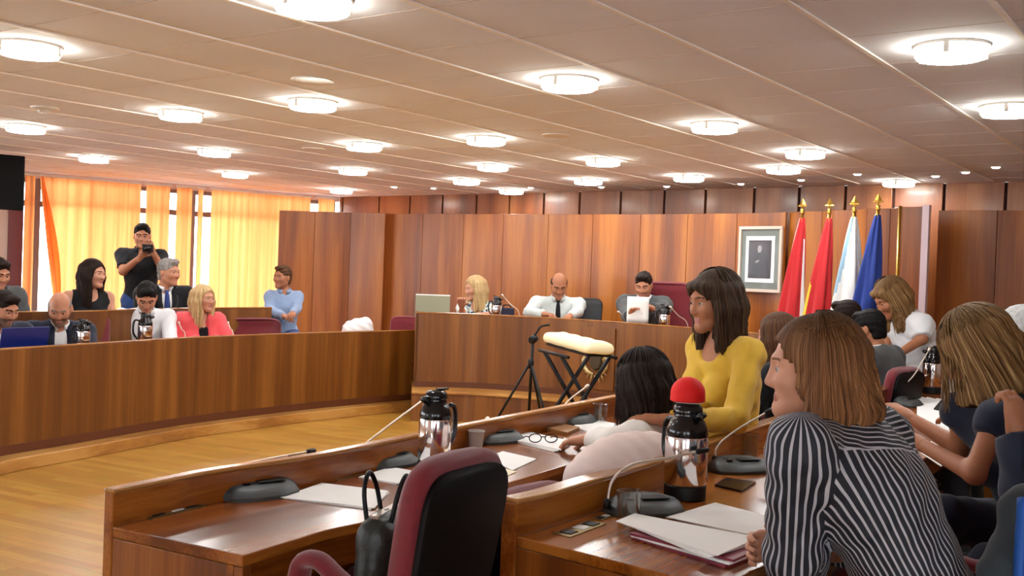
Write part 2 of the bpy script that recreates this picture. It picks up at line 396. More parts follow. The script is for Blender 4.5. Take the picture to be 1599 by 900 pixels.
def hand_mesh(res, curl, side):
    """wrist at the origin, fingers along +y, back of the hand +z, thumb towards -x (mirrored for side=-1)"""
    key = (res, round(curl, 2), side)
    if key in _HD: return _HD[key]
    P = []; kx = (-.03, -.0105, .009, .028); ln = (.068, .078, .072, .057)
    for i in range(4):
        P.append(cone((kx[i] * .55, .006, 0), (kx[i], .088, .002), .0135, .0115, .02))
    P.append(ell((0, .05, -.003), (.036, .05, .013), k=.02)); P.append(cone((0, -.03, 0), (0, .015, 0), .026, .024, .02))
    for i in range(4):
        p = V(kx[i], .088, .002); a = curl * .5; spread = (i - 1.5) * .05
        for q, fr in enumerate((.45, .31, .24)):
            d = V(math.sin(spread) * math.cos(a), math.cos(a) * math.cos(spread), -math.sin(a)); e = p + d * ln[i] * fr
            P.append(cone(p, e, .0092 - q * .0009, .0084 - q * .0011, .004)); p = e; a += curl
    p = V(-.022, .02, -.006)
    for d, l, r in ((V(-.72, .62, -.3), .042, .0125), (V(-.45, .85, -.3 - .3 * curl), .033, .0105), (V(-.15, .9, -.3 - .5 * curl), .026, .0092)):
        e = p + nrm(d) * l; P.append(cone(p, e, r, r * .88, .008)); p = e
    vs, fs = mesh_sdf(P, res)
    if side < 0: vs = vs * V(-1, 1, 1); fs = fs[:, ::-1]
    _HD[key] = vs, fs; return _HD[key]
def frame(f, up=UP):
    f = nrm(f); r = nrm(np.cross(f, up)); return np.stack([r, f, np.cross(r, f)], 1)     # columns right, forward, up
def person(label, head, face, body, lean=.1, male=True, scale=1., skin='warm', hair=None, hairstyle='short', hlen=.2, top=None, jacket=None, tie=None,
           legs='trousers', legmat=None, group=None, res=.013, pose='sit', arms=None, hands=(.5, .5), headup=(0, 0, 1), beard=False, hres=None, bust=False,
           neckdrop=.2, trunk=.5, sidelean=0., handdir=(None, None), handup=(None, None), fringe=False, shw=None, legyaw=None, knees=None, hipw=.165, spread=.09, shl=None, ret=False, hscale=None, face_open=58):
    """head: centre of the head; face: look direction; body: horizontal direction the chest faces. arms: dict elL wrL elR wrR of room points."""
    hs = hscale or scale; head = np.array(head, float); fdir = nrm(face); bd = nrm(np.array([body[0], body[1], 0.])); rt = np.cross(bd, UP)
    Rh = frame(fdir, headup)
    sp = nrm(UP * math.cos(lean) + bd * math.sin(lean) + rt * math.sin(sidelean))          # spine direction
    base_head = head + Rh @ V(0, -.028, -.1) * hs
    neck = head - .75 * neckdrop * hs * nrm(sp + Rh[:, 2]) - fdir * .035 * hs
    neck = neck - sp * 0
    pel = neck - sp * trunk * scale
    Rt = np.stack([rt, nrm(np.cross(sp, rt)), sp], 1); fw = Rt[:, 1]; s_ = scale
    shw = (shw or (.185 if male else .165)) * s_
    sh = {'R': neck - sp * .055 * s_ + rt * shw, 'L': neck - sp * .055 * s_ - rt * shw}
    if shl: sh.update({k: np.array(v, float) for k, v in shl.items()})
    arms = dict(arms or {}); el, wr = {}, {}
    for k, sg in (('R', 1), ('L', -1)):
        el[k] = np.array(arms.get('el' + k, sh[k] - UP * .25 * s_ + fw * .1 * s_ + rt * sg * .04), float)
        wr[k] = np.array(arms.get('wr' + k, el[k] + bd * .2 * s_ - rt * sg * .08 + UP * .03), float)
    ly = nrm(np.array([*legyaw, 0.])) if legyaw is not None else bd; lr = np.cross(ly, UP)
    hip, kn, an = {}, {}, {}
    for k, sg in (('R', 1), ('L', -1)):
        hip[k] = pel + lr * sg * spread * s_
        if pose == 'sit':
            kn[k] = hip[k] + ly * .42 * s_ + lr * sg * .03 - UP * .02; an[k] = V(kn[k][0], kn[k][1], max(.08, kn[k][2] - .42 * s_)) - ly * .03
        else:
            zz = pel[2]; kn[k] = hip[k] - UP * zz * .48 + ly * .02; an[k] = hip[k] - UP * (zz - .08) - ly * .02
        if knees and k in knees: kn[k] = np.array(knees[k], float)
    base = V(pel[0], pel[1], min(an['L'][2], an['R'][2]) - .08)
    root = thing('person', label, 'person', base, 0, group)
    ao = .048 if male else .04
    def trunkP(o=0., neckp=True):
        P = [ell(pel + sp * .02, V(hipw, .125, .15) * s_ + o, Rt, .05), ell(pel + sp * .2 * s_, V(.142 if male else .125, .108, .19) * s_ + o, Rt, .06),
             ell(neck - sp * .19 * s_ - fw * .005, V(shw * .86 / s_, .112, .2) * s_ + o, Rt, .06)]
        for k in 'RL':
            P.append(cone(neck - sp * .04 * s_ + (sh[k] - neck) * .2, sh[k], .05 * s_ + o, ao * 1.15 * s_ + o, .05))
            P.append(cone(neck - sp * .16 * s_ + (sh[k] - neck) * .35, sh[k] - sp * .03, .085 * s_ + o, ao * 1.05 * s_ + o, .05))
        if bust:
            for sg in (-1, 1): P.append(ell(neck - sp * .225 * s_ + fw * .095 * s_ + rt * sg * .075 * s_, V(.068, .06, .068) * s_ + o, Rt, .03))
        return P
    def armP(k, o=0., to=2., cut=False):
        P = [cone(sh[k], el[k] if to >= 1 else sh[k] + (el[k] - sh[k]) * to, ao * s_ + o, (.041 if male else .035) * s_ + o, .03, cut1=cut and to < 1)]
        if to > 1:
            e = el[k] + (wr[k] - el[k]) * min(1, to - 1)
            P.append(cone(el[k], e, (.041 if male else .035) * s_ + o, ((.041 if male else .035) + ((.026 if male else .023) - (.041 if male else .035)) * min(1, to - 1)) * s_ + o, .02, cut1=cut))
        return P
    def legP(o=0.):
        P = []
        for k in 'RL':
            P += [cone(hip[k], kn[k], .088 * s_ + o, .058 * s_ + o, .04), cone(kn[k], an[k], .056 * s_ + o, .04 * s_ + o, .02)]
        return P
    # ---- skin: torso, limbs, neck as one surface; head and hands at a finer pitch
    P = trunkP() + armP('R') + armP('L') + legP() + [cone(neck - sp * .05 * s_, base_head, .056 * s_, (.05 if male else .044) * hs, .04)]
    for k in 'RL': P.append(cone(an[k], an[k] + ly * .15 - UP * .03, .038, .034, .02))
    vs, fs = mesh_sdf(P, res); Vs, Fs, Ms = [vs], [fs], [np.zeros(len(fs), int)]; off = len(vs)
    hv, hf, hm = head_mesh(hres or (.0055 if res > .011 else .004), male, beard)
    Vs.append(head + (hv * hs) @ Rh.T); Fs.append(hf + off); Ms.append(hm); off += len(hv)
    for q, k in enumerate('RL'):
        if hands[q] is None: continue
        d = nrm(wr[k] - el[k]) if handdir[q] is None else nrm(handdir[q]); up = handup[q] if handup[q] is not None else UP
        if abs(np.dot(d, nrm(up))) > .95: up = bd
        Rr = frame(d, up); v, f = hand_mesh(.005 if res > .011 else .004, hands[q], 1 if k == 'R' else -1)
        Vs.append(wr[k] + (v * 1.0 * s_) @ Rr.T); Fs.append(f + off); Ms.append(np.zeros(len(f), int)); off += len(v)
    hmt = HR[hair] if hair else HR['grey']
    pymesh('body', np.concatenate(Vs), np.concatenate(Fs), [SK[skin], LIPS['m' if male else 'f'], hmt, HR['stubble'], EYEW, IRIS], root, np.concatenate(Ms))
    # ---- clothes
    rr = random.Random(sum(map(ord, label)))
    ph = [rr.random() * 6 for _ in range(6)]
    def folds(amp):
        def f(D, X, Y, Z):
            return D + amp * (np.sin(X * 46 + Z * 31 + ph[0]) * np.sin(Y * 38 - Z * 42 + ph[1]) + .6 * np.sin(X * 80 - Z * 66 + Y * 30 + ph[2]))
        return f
    def garment(name, spec, o, V_neck=None):
        slv = spec.get('sleeve', 2.); P = trunkP(o)
        if slv > 0:
            for k in 'RL':
                for p in armP(k, o + spec.get('loose', .004), slv if slv < 2 else 1.96, True): P.append(p)
        hem = spec.get('hem', -.02); P.append(halfcut(pel + sp * hem, -sp))
        if slv == 0:
            for k, sg in (('R', 1), ('L', -1)): P.append(halfcut(sh[k] - rt * sg * .012 * s_, nrm(rt * sg + sp * .35)))
        nr = spec.get('neck', .062) * s_
        P.append(minus(cone(neck - sp * .015 + fw * .02, neck + sp * .2 + fw * .02, nr, nr), .006))
        if spec.get('scoop'): P.append(minus(ball(neck + fw * .09 * s_ - sp * .02, spec['scoop']), .006))
        if V_neck:
            w, dep = V_neck; a = neck + sp * .06 + fw * .13 * s_; b = neck - sp * dep + fw * .14 * s_
            P.append(minus(cone(a, b, w, .012), .004))
        return mesh_sdf(P, res, folds(spec.get('folds', .003)))
    if top:
        o = .012 + top.get('off', 0)
        vs, fs = garment('shirt', top, o, top.get('v'))
        at_ = None
        if top.get('stripe'):
            at_ = dict(zip(('stripe', 'smask'), stripe_coords(vs, neck, pel, sp, rt, fw, sh, el, wr, s_, top.get('yoke', .2))))
        else:
            L = (vs - neck) @ Rt; at_ = {'stripe': np.stack([L[:, 0], L[:, 1], L[:, 2]], 1)}
        g = pymesh(top.get('name', 'shirt'), vs, fs, top['mat'], root, attrs=at_)
        if top.get('collar'):
            mb = MB(); n = 25; ring = []
            for i in range(n):
                a = math.pi * (-.5 + .06) + (2 * math.pi - .24 * math.pi) * (i / (n - 1)) + math.pi * .06 + math.pi
                ring.append((math.cos(a), math.sin(a)))
            rows = []
            for rad, h in ((.066, -.035), (.062, .02), (.066, .024), (.076, -.012)):
                rows.append([neck + sp * (h * s_ + .012) + fw * .016 + s_ * rad * (rt * c + fw * s * .95) - sp * max(0, s) * .02 for c, s in ring])
            mb.grid(rows); W(mb.build('collar', top.get('cmat', top['mat']), root, True, solid=.004))
    if jacket:
        vs, fs = garment('jacket', dict(jacket, neck=jacket.get('neck', .066)), .028, jacket.get('v', (.075, .34)))
        pymesh(jacket.get('name', 'jacket'), vs, fs, jacket['mat'], root)
        if jacket.get('lapel', True):
            dep = jacket.get('v', (.075, .34))[1]
            for sg in (-1, 1):
                mb = MB(); rows = []
                for t in np.linspace(0, 1, 8):
                    c = neck - sp * (dep * t - .03) * s_ + fw * (.03 + .115 * min(1, t * 2.2)) * s_ + rt * sg * (.072 * (1 - t) + .004) * s_
                    wd = .045 * math.sin(math.pi * min(1, t * .8 + .15))
                    rows.append([c + fw * .014, c + rt * sg * wd * s_ + fw * (.012 - .25 * wd)])
                mb.grid(rows); W(mb.build('lapel', jacket['mat'], root, True, solid=.006))
    if tie:
        mb = MB(); rows = []
        for t, w in ((0, .02), (.06, .014), (.12, .02), (.55, .034), (.9, .042), (1, .006)):
            c = neck - sp * (.01 + .42 * t) * s_ + fw * (.06 + .075 * min(1, t * 3)) * s_ + fw * .012
            rows.append([c - rt * w, c + fw * .008, c + rt * w])
        mb.grid(rows); W(mb.build('tie', tie, root, True, solid=.006))
    if legs:
        P = [ell(pel + sp * .01, V(hipw, .125, .14) * s_ + .012, Rt, .05)] + legP(.013)
        for k in 'RL': P.append(halfcut(an[k] - UP * .005, -UP)) if pose != 'sit' or True else None
        P.append(halfcut(pel + UP * .17, UP)); vs, fs = mesh_sdf(P, res, folds(.003))
        pymesh(legs, vs, fs, legmat, root)
        for k in 'RL':
            vs, fs = mesh_sdf([cone(an[k] - UP * .01 - ly * .03, an[k] + ly * .15 - UP * .038, .05, .042, .02), minus(halfcut(an[k] + UP * .015, UP)), minus(halfcut(V(0, 0, base[2]), -UP))], .01)
            pymesh('shoe', vs, fs, M['black'], root)
    # ---- hair
    if hair:
        H = lambda *p: head + Rh @ (V(*p) * hs); r3 = lambda *r: V(*r) * hs
        ch = res * .6 if res < .011 else .0075
        P = [ell(H(0, -.018, .036), r3(.088, .108, .094), Rh)]
        dn = Rh[:, 2] * .45 + UP * .55
        if hairstyle == 'short':
            P = [ell(H(0, -.02, .036), r3(.082, .102, .093), Rh), ell(H(.0, .055, .095), r3(.055, .035, .03), Rh, .02), ell(H(0, -.058, -.045), r3(.062, .05, .07), Rh, .03), minus(ell(H(0, .115, -.04), r3(.082, .1, .112), Rh), .008), minus(halfcut(H(0, -.05, -.088), -(Rh @ V(0, .45, 1))), .02)]
            for s in (-1, 1): P.append(minus(ell(H(s * .09, .02, -.03), r3(.03, .04, .045), Rh), .01))
        elif hairstyle == 'balding':
            P = [ell(H(0, -.026, .018), r3(.083, .1, .08), Rh), minus(ell(H(0, .04, .1), r3(.078, .13, .085), Rh), .015), minus(ell(H(0, .1, -.05), r3(.085, .1, .12), Rh), .012), minus(halfcut(H(0, -.05, -.06), -(Rh @ V(0, .2, 1))), .02)]
            for s in (-1, 1): P.append(minus(ell(H(s * .09, .02, -.03), r3(.03, .04, .045), Rh), .01))
        else:
            Lh = hlen * hs
            flare = .02 if hairstyle == 'bob' else .0
            for a in np.linspace(math.radians(face_open), math.radians(360 - face_open), 15):
                x, y = math.sin(a), math.cos(a)      # a=0 is the face
                p0 = H(x * .066, y * .08 - .014, .035); rr_ = .034 if abs(a - math.pi) < 2 else .026
                p1 = H(x * .078, y * .086 - .014, -.035)
                p2 = p1 - dn * (Lh - .06 * hs) + (Rh @ V(x, y * .9, 0)) * flare * hs * 1.6
                P += [cone(p0, p1, rr_ * hs, rr_ * hs, .03), cone(p1, p2, rr_ * hs, (rr_ * (.75 if hairstyle == 'long' else .9)) * hs, .025)]
            P.append(minus(ell(H(0, .112, -.045), r3(.09, .1, .118), Rh), .008))
            P.append(minus(cone(H(0, .1, -.1), H(0, .1, -.1) - dn * .25, .052 * hs, .06 * hs), .01))
            if fringe: P += [cone(H(-.055, .068, .066), H(.05, .072, .07), .016 * hs, .016 * hs, .03), cone(H(-.06, .062, .03), H(-.02, .08, .066), .009 * hs, .013 * hs, .02), cone(H(.06, .062, .03), H(.02, .08, .066), .009 * hs, .013 * hs, .02)]
        fr = 34 if hairstyle in ('long', 'bob') else 22
        def post(D, X, Y, Z):
            x = (X - head[0]) * Rh[0, 0] + (Y - head[1]) * Rh[1, 0] + (Z - head[2]) * Rh[2, 0]
            y = (X - head[0]) * Rh[0, 1] + (Y - head[1]) * Rh[1, 1] + (Z - head[2]) * Rh[2, 1]
            z = (X - head[0]) * Rh[0, 2] + (Y - head[1]) * Rh[1, 2] + (Z - head[2]) * Rh[2, 2]
            az = np.arctan2(x, y + .02)
            w = np.clip((.09 * hs - z) / (.1 * hs), 0, 1)
            q_ = az + .12 * np.sin(z * 17 + ph[5]) + .08 * np.sin(az * 5 + ph[0])
            D = D + w * (.0028 * np.sin(q_ * fr + 6 * z / hs + ph[3]) + .004 * np.sin(q_ * fr * .37 - 9 * z + ph[4]) + .002 * np.sin(q_ * fr * 2.3 + 14 * z + ph[1])) * (1. if hairstyle in ('long', 'bob') else .3)
            if hairstyle not in ('long', 'bob'): D = D + .0022 * np.sin(x * 210 + ph[0] + 3 * np.sin(z * 60)) * np.sin(y * 160 + z * 90 + ph[1]) + .002 * np.sin(z * 150 + x * 90)
            if hairstyle in ('long', 'bob'):
                zc = (Z - (head - dn * (hlen - (.0 if hairstyle == 'bob' else 0.)) * hs)[2])
                D = np.maximum(D, -(zc) + (.008 if hairstyle == 'bob' else .02) * np.sin(az * 15 + ph[5]))
            return D
        vs, fs = mesh_sdf(P, ch, post); off = np.zeros(len(vs))
        if hairstyle in ('long', 'bob') and res < .0115:      # loose strands over the mass
            rg = np.random.default_rng(sum(map(ord, label))); nl, npt, ns = 190, 14, 5; VV, FF, OO = [vs], [fs], [off]; base_i = len(vs)
            for k in range(nl):
                a = math.radians(rg.uniform(face_open - 4, 364 - face_open)); lift = rg.uniform(-.003, .005); dl = rg.uniform(-.035, .012); sw = rg.uniform(-.12, .12); path = []
                for t in np.linspace(0, 1, npt):
                    if t < .5:
                        th = math.radians(12 + 88 * t * 2); c_ = V((.09 + lift) * math.sin(th) * math.sin(a), -.018 + (.11 + lift) * math.sin(th) * math.cos(a), .036 + (.096 + lift) * math.cos(th)); path.append(H(*c_)); last = path[-1]
                    else:
                        u = (t - .5) * 2; aa = a + sw * u; flr = (.02 if hairstyle == 'bob' else .006) + .004 * math.sin(6 * u + k)
                        path.append(last + (H(.104 * math.sin(aa), .12 * math.cos(aa) - .018, 0) - H(.09 * math.sin(a), .11 * math.cos(a) - .018, 0)) * u * .6 - dn * (hlen + .0 + dl) * hs * u + Rh @ V(math.sin(a), math.cos(a), 0) * flr * hs * u)
                rad = rg.uniform(.0022, .0042) * hs; tv = []
                for i, p_ in enumerate(path):
                    d_ = nrm(path[min(i+1, npt-1)] - path[max(i-1, 0)]); x_ = nrm(np.cross(d_, V(.31, .2, .93))); y_ = np.cross(d_, x_); r_ = rad * (1 - .75 * (i / (npt - 1)) ** 3)
                    tv += [p_ + r_ * (math.cos(q) * x_ + math.sin(q) * y_) for q in np.linspace(0, 2 * math.pi, ns + 1)[:-1]]
                tf = [(base_i + i*ns + j, base_i + i*ns + (j+1) % ns, base_i + (i+1)*ns + (j+1) % ns, base_i + (i+1)*ns + j) for i in range(npt-1) for j in range(ns)]
                VV.append(np.array(tv)); FF.append(np.array(tf)); OO.append(np.full(len(tv), rg.uniform(-3, 3))); base_i += len(tv)
            vs, fs, off = np.concatenate(VV), np.concatenate(FF), np.concatenate(OO)
        L = (vs - head) @ Rh / hs
        az = np.arctan2(L[:, 0], L[:, 1] + .02); ca, sa = np.cos(az), np.sin(az)
        q = np.clip(np.hypot(L[:, 0], L[:, 1] + .02) / .08, 0, 1)
        pymesh('hair', vs, fs, hmt, root, attrs={'strand': np.stack([ca * q * 2 + off, sa * q * 2 - off, L[:, 2] * 2.2], 1)})
    if ret: return root, dict(neck=neck, pel=pel, sp=sp, rt=rt, fw=fw, sh=sh, el=el, wr=wr, Rh=Rh)
    return root
def stripe_coords(vs, neck, pel, sp, rt, fw, sh, el, wr, s_, yoke):
    """stripe counters: x across the back, y down the yoke, z round the arm; mask: x height over the yoke seam, y reach of the sleeve"""
    L = (vs - neck) @ np.stack([rt, fw, sp], 1); out = np.zeros((len(vs), 3)); mask = np.zeros((len(vs), 3))
    a = np.arctan2(L[:, 0], -L[:, 1] + .02); fan = 1 + .35 * np.clip(-L[:, 2] - yoke, 0, 1)
    out[:, 0] = a * .15 * fan; out[:, 1] = L[:, 2] + .26 * L[:, 0] + .025 * np.cos(L[:, 0] * 9)
    mask[:, 0] = L[:, 2] + yoke + .26 * L[:, 0]; sm = np.full(len(vs), -1.)
    for k, sg in (('R', 1), ('L', -1)):
        best = None
        for p, q in ((sh[k], el[k]), (el[k], wr[k])):
            d = q - p; t = np.clip(((vs - p) @ d) / (d @ d), 0, 1); w = vs - p - t[:, None] * d; dist = np.linalg.norm(w, axis=1)
            e1 = nrm(np.cross(d, fw)); e2 = nrm(np.cross(d, e1)); ang = np.arctan2(w @ e1, w @ e2) * .06
            if best is None: best, A = dist, ang
            else: A = np.where(dist < best, ang, A); best = np.minimum(best, dist)
        lat = ((vs - sh[k]) @ rt) * sg; low = ((vs - sh[k]) @ sp)
        v = np.maximum(np.minimum(.1 - best, lat + .012), np.minimum(np.minimum(-.1 - low, .078 - best), lat + .09))
        out[:, 2] = np.where(v > sm, A, out[:, 2]); sm = np.maximum(sm, v)
    mask[:, 1] = sm
    return out, mask
def cloth(name, rgb, rough=.85, var=.06, vs=12, bump=.25): return plain(name, rgb, rough, spec=.25, var=var, vscale=vs, bump=bump, bscale=260, sheen=.15)
# ---------------------------------------------------------------- camera, world
sc = bpy.context.scene
cam = bpy.data.cameras.new('camera'); co = bpy.data.objects.new('camera', cam); C.objects.link(co); sc.camera = co
cam.sensor_width = 36; cam.lens = 36 * F / 1599; cam.clip_start = .05; cam.clip_end = 200
right = V(_cr, 0, 0); fwd = V(0, _cp, -_sp); up0 = V(0, _sp, _cp)
# image right axis u' = cos*X - ..., image up axis
RX = V(1, 0, 0) * _cr + up0 * _sr; RU = V(1, 0, 0) * -_sr + up0 * _cr
co.matrix_world = Matrix(((RX[0], RU[0], -fwd[0], 0), (RX[1], RU[1], -fwd[1], 0), (RX[2], RU[2], -fwd[2], HC), (0, 0, 0, 1)))
w = bpy.data.worlds.new('sky'); sc.world = w; w.use_nodes = True
bg = w.node_tree.nodes['Background']; bg.inputs[0].default_value = (.88, .94, 1, 1); bg.inputs[1].default_value = 7.5
vs_ = sc.view_settings; vs_.view_transform = 'Standard'; vs_.look = 'None'; vs_.gamma = 1; vs_.use_curve_mapping = False; vs_.exposure = 0.72
sc.cycles.use_denoising = True; sc.cycles.max_bounces = 8; sc.cycles.transparent_max_bounces = 16
sc.cycles.sample_clamp_indirect = 6

# ---------------------------------------------------------------- room shell
CEIL = 2.44
WA = V(.582, .813); WB = V(-.813, .582)          # ceiling grid: along / across
P1 = V(-2.55, 15.09); P0 = V(-5.94, 12.54); wd = nrm(P1 - P0); wn = V(wd[1], -wd[0])      # window wall, wn points into the room
PL = P0 - wd * 4.2
PR = P1 + V(.79, -.613) * 13.0
shell = [PL, P1, PR, V(PR[0] + .6, -3.5), V(-9.3, -3.5)]
def S(o): o['kind'] = 'structure'; return o
fl_m, nt, b = _mat('parquet'); N = nt.nodes; L = nt.links
g = N.new('ShaderNodeNewGeometry'); mp = N.new('ShaderNodeMapping'); mp.inputs['Rotation'].default_value = (0, 0, math.radians(28)); L.new(g.outputs['Position'], mp.inputs['Vector'])
br = N.new('ShaderNodeTexBrick'); br.inputs['Scale'].default_value = 1; br.inputs['Brick Width'].default_value = .6; br.inputs['Row Height'].default_value = .075; br.inputs['Mortar Size'].default_value = .0012
br.inputs['Color1'].default_value = sr(164, 116, 38); br.inputs['Color2'].default_value = sr(186, 140, 58); br.inputs['Mortar'].default_value = sr(140, 92, 36); br.inputs['Bias'].default_value = 0
L.new(mp.outputs['Vector'], br.inputs['Vector'])
m2 = N.new('ShaderNodeMapping'); m2.inputs['Scale'].default_value = (3, 40, 1); L.new(mp.outputs['Vector'], m2.inputs['Vector'])
nz = N.new('ShaderNodeTexNoise'); nz.inputs['Scale'].default_value = 1.; nz.inputs['Detail'].default_value = 3; L.new(m2.outputs['Vector'], nz.inputs['Vector'])
mx = N.new('ShaderNodeMix'); mx.data_type = 'RGBA'; mx.blend_type = 'OVERLAY'; mx.inputs[0].default_value = .35
L.new(br.outputs['Color'], mx.inputs[6]); L.new(nz.outputs['Color'], mx.inputs[7]); L.new(mx.outputs[2], b.inputs['Base Color'])
b.inputs['Roughness'].default_value = .32; b.inputs['Coat Weight'].default_value = .3; b.inputs['Coat Roughness'].default_value = .2
S(MB().prism([tuple(p) for p in shell][::-1], -.1, 0).build('floor', fl_m))
S(MB().prism([tuple(p) for p in shell][::-1], CEIL, CEIL + .1).build('ceiling', M['ceil']))
def wall_seg(mb, a, b_, z0, z1, th, nrm_out, mi=0):
    a, b_ = np.array(a), np.array(b_); o = np.array(nrm_out) * th
    vs = [(*a, z0), (*b_, z0), (*(b_ + o), z0), (*(a + o), z0), (*a, z1), (*b_, z1), (*(b_ + o), z1), (*(a + o), z1)]
    return mb.add(vs, [(0,3,2,1),(4,5,6,7),(0,1,5,4),(1,2,6,5),(2,3,7,6),(3,0,4,7)], mi)
S(wall_seg(MB(), shell[2], shell[3], 0, CEIL, .15, V(1, 0)).build('wall_right', M['plaster']))
mb = MB(); rx = [-9.3, -3.2, -1.8, -.6, .8, 2.2, 3.6, shell[3][0]]
wall_seg(mb, shell[4], shell[3], 0, .8, .15, V(0, -1)); wall_seg(mb, shell[4], shell[3], 2.3, CEIL, .15, V(0, -1))
for k in (0, 2, 4, 6): wall_seg(mb, V(rx[k], -3.5), V(rx[k+1], -3.5), .8, 2.3, .15, V(0, -1))
S(mb.build('wall_rear', M['plaster']))
mb = MB(); wall_seg(mb, shell[4], shell[0], 0, .75, .15, V(-1, 0)); wall_seg(mb, shell[4], shell[0], 2.34, CEIL, .15, V(-1, 0))
for i, y0 in enumerate(np.linspace(-3.5, shell[0][1] - .3, 6)): wall_seg(mb, V(-9.3, y0), V(-9.3, y0 + (2.99 if i == 1 else .3)), .75, 2.34, .15, V(-1, 0))
S(mb.build('wall_side', M['plaster']))
# back wall of timber panels
bd_ = nrm(PR - P1); bn = V(bd_[1], -bd_[0])       # bn into the room
seams = [P1 @ bd_ * 0]
def on_back(x):
    d = ray(x, 300)[:2]; t = ((P1 @ bn)) / (d @ bn); return float((d * t - P1) @ bd_)
ss = [on_back(x) for x in (552, 595, 643, 694, 747, 798, 852, 908, 972, 1040, 1104, 1180, 1250, 1322, 1397, 1476, 1572)]
ss = [0.02, .1] + ss[1:] + [ss[-1] + .62 * k for k in range(1, 4)]; ss = [s for s in ss if s < 12.9] + [13.0]
mb = MB(); wall_seg(mb, P1, PR, 0, CEIL, .1, -bn, 1)
for a, c in zip(ss[:-1], ss[1:]):
    wall_seg(mb, P1 + bd_ * (a + .014) + bn * .03, P1 + bd_ * (c - .014) + bn * .03, .02, CEIL - .001, .03, -bn)
S(mb.build('wall_back', [M['wood_wall'], plain('dark_joint', (48, 18, 8), .8)], None, bevel=.004))
# window wall: plaster part, sill wall, header, then window units
s0 = float((P0 - PL) @ wd)                         # the windows start a little left of x=37
def on_win(x, off=0.):
    d = ray(x, 400)[:2]; t = ((PL + wn * off) @ wn) / (d @ wn); return float((d * t - PL) @ wd)
sw = on_win(31); se = float((P1 - PL) @ wd)
S(wall_seg(MB(), PL, PL + wd * (sw - .1), 0, CEIL, .15, -wn).build('wall_window_side', M['plaster']))
mb = MB(); wall_seg(mb, PL + wd * (sw - .1), P1, 0, .35, .15, -wn); wall_seg(mb, PL + wd * (sw - .1), P1, CEIL - .07, CEIL, .15, -wn)
S(mb.build('wall_left', M['plaster']))
S(wall_seg(MB(), PL + wd * (sw - .14) + wn * .03, PL + wd * (sw + .02) + wn * .03, 0, CEIL - .01, .12, -wn).build('trim_1', plain('reveal_paint', (120, 70, 76), .6)))
cuts = [sw] + [on_win(x) for x in (57, 149, 209, 257, 300, 399, 470)] + [se - .05]
for i, (a, c) in enumerate(zip(cuts[:-1], cuts[1:])):
    u = MB(); z0, z1 = .35, CEIL - .07
    for aa, cc in ((a, a + .035), (c - .035, c)): wall_seg(u, PL + wd * aa - wn * .03, PL + wd * cc - wn * .03, z0, z1, .07, -wn)
    for za, zb in ((z0, z0 + .05), (z1 - .05, z1), (2.03, 2.10)): wall_seg(u, PL + wd * (a + .03) - wn * .03, PL + wd * (c - .03) - wn * .03, za, zb, .06, -wn)
    o = S(u.build('window_%d' % (i + 1), M['frame_metal']))
    p = MB(); wall_seg(p, PL + wd * (a + .03) - wn * .06, PL + wd * (c - .03) - wn * .06, z0, z1, .006, -wn); p.build('pane', M['pane'], o)
ys = np.linspace(-3.5, shell[0][1] - .3, 6)
for i in (0, 2, 3, 4):  # unseen side windows, added to bring more daylight into the room
    a_, c_ = V(-9.3, ys[i] + .3), V(-9.3, ys[i+1]); u = MB()
    for t0, t1 in ((0, .04), (.96, 1), (.48, .52)): wall_seg(u, a_ + (c_ - a_) * t0 - V(.05, 0), a_ + (c_ - a_) * t1 - V(.05, 0), .75, 2.34, .07, V(-1, 0))
    for za, zb in ((.75, .81), (2.28, 2.34)): wall_seg(u, a_ - V(.05, 0), c_ - V(.05, 0), za, zb, .06, V(-1, 0))
    o = S(u.build('window_%d' % (9 + i), M['frame_metal']))
    p = MB(); wall_seg(p, a_ - V(.08, 0), c_ - V(.08, 0), .75, 2.34, .006, V(-1, 0)); p.build('pane', M['pane'], o)
for i, (a_, c_) in enumerate(((V(-3.2, -3.5), V(-1.8, -3.5)), (V(-.6, -3.5), V(.8, -3.5)), (V(2.2, -3.5), V(3.6, -3.5)))):  # unseen rear windows, added for daylight and white reflections in the chrome
    u = MB()
    for t0, t1 in ((0, .04), (.96, 1), (.48, .52)): wall_seg(u, a_ + (c_ - a_) * t0 - V(0, .05), a_ + (c_ - a_) * t1 - V(0, .05), .8, 2.3, .07, V(0, -1))
    for za, zb in ((.8, .86), (2.24, 2.3)): wall_seg(u, a_ - V(0, .05), c_ - V(0, .05), za, zb, .06, V(0, -1))
    o = S(u.build('window_%d' % (14 + i), M['frame_metal']))
    p = MB(); wall_seg(p, a_ - V(0, .08), c_ - V(0, .08), .8, 2.3, .006, V(0, -1)); p.build('pane', M['pane'], o)
# outside: paved terrace and an unseen eave added to dim the curtain tops
q0, q1 = PL - wd * 6, P1 + wd * 6
S(MB().prism([tuple(q1 - wn * 14), tuple(q0 - wn * 14), tuple(q0 - wn * .2), tuple(q1 - wn * .2)], -.2, -.1).build('ground', plain('pale_paving', (226, 220, 206), .9, var=.06, vscale=2)))
S(MB().prism([tuple(q1 - wn * 2.6), tuple(q0 - wn * 2.6), tuple(q0 - wn * .16), tuple(q1 - wn * .16)], CEIL + .02, CEIL + .2).build('added_eave', M['plaster']))
S(MB().prism([(-9.5, -12), (-9.5, 9.8), (-26, 9.8), (-26, -12)], -.21, -.11).build('ground', bpy.data.materials['pale_paving']))
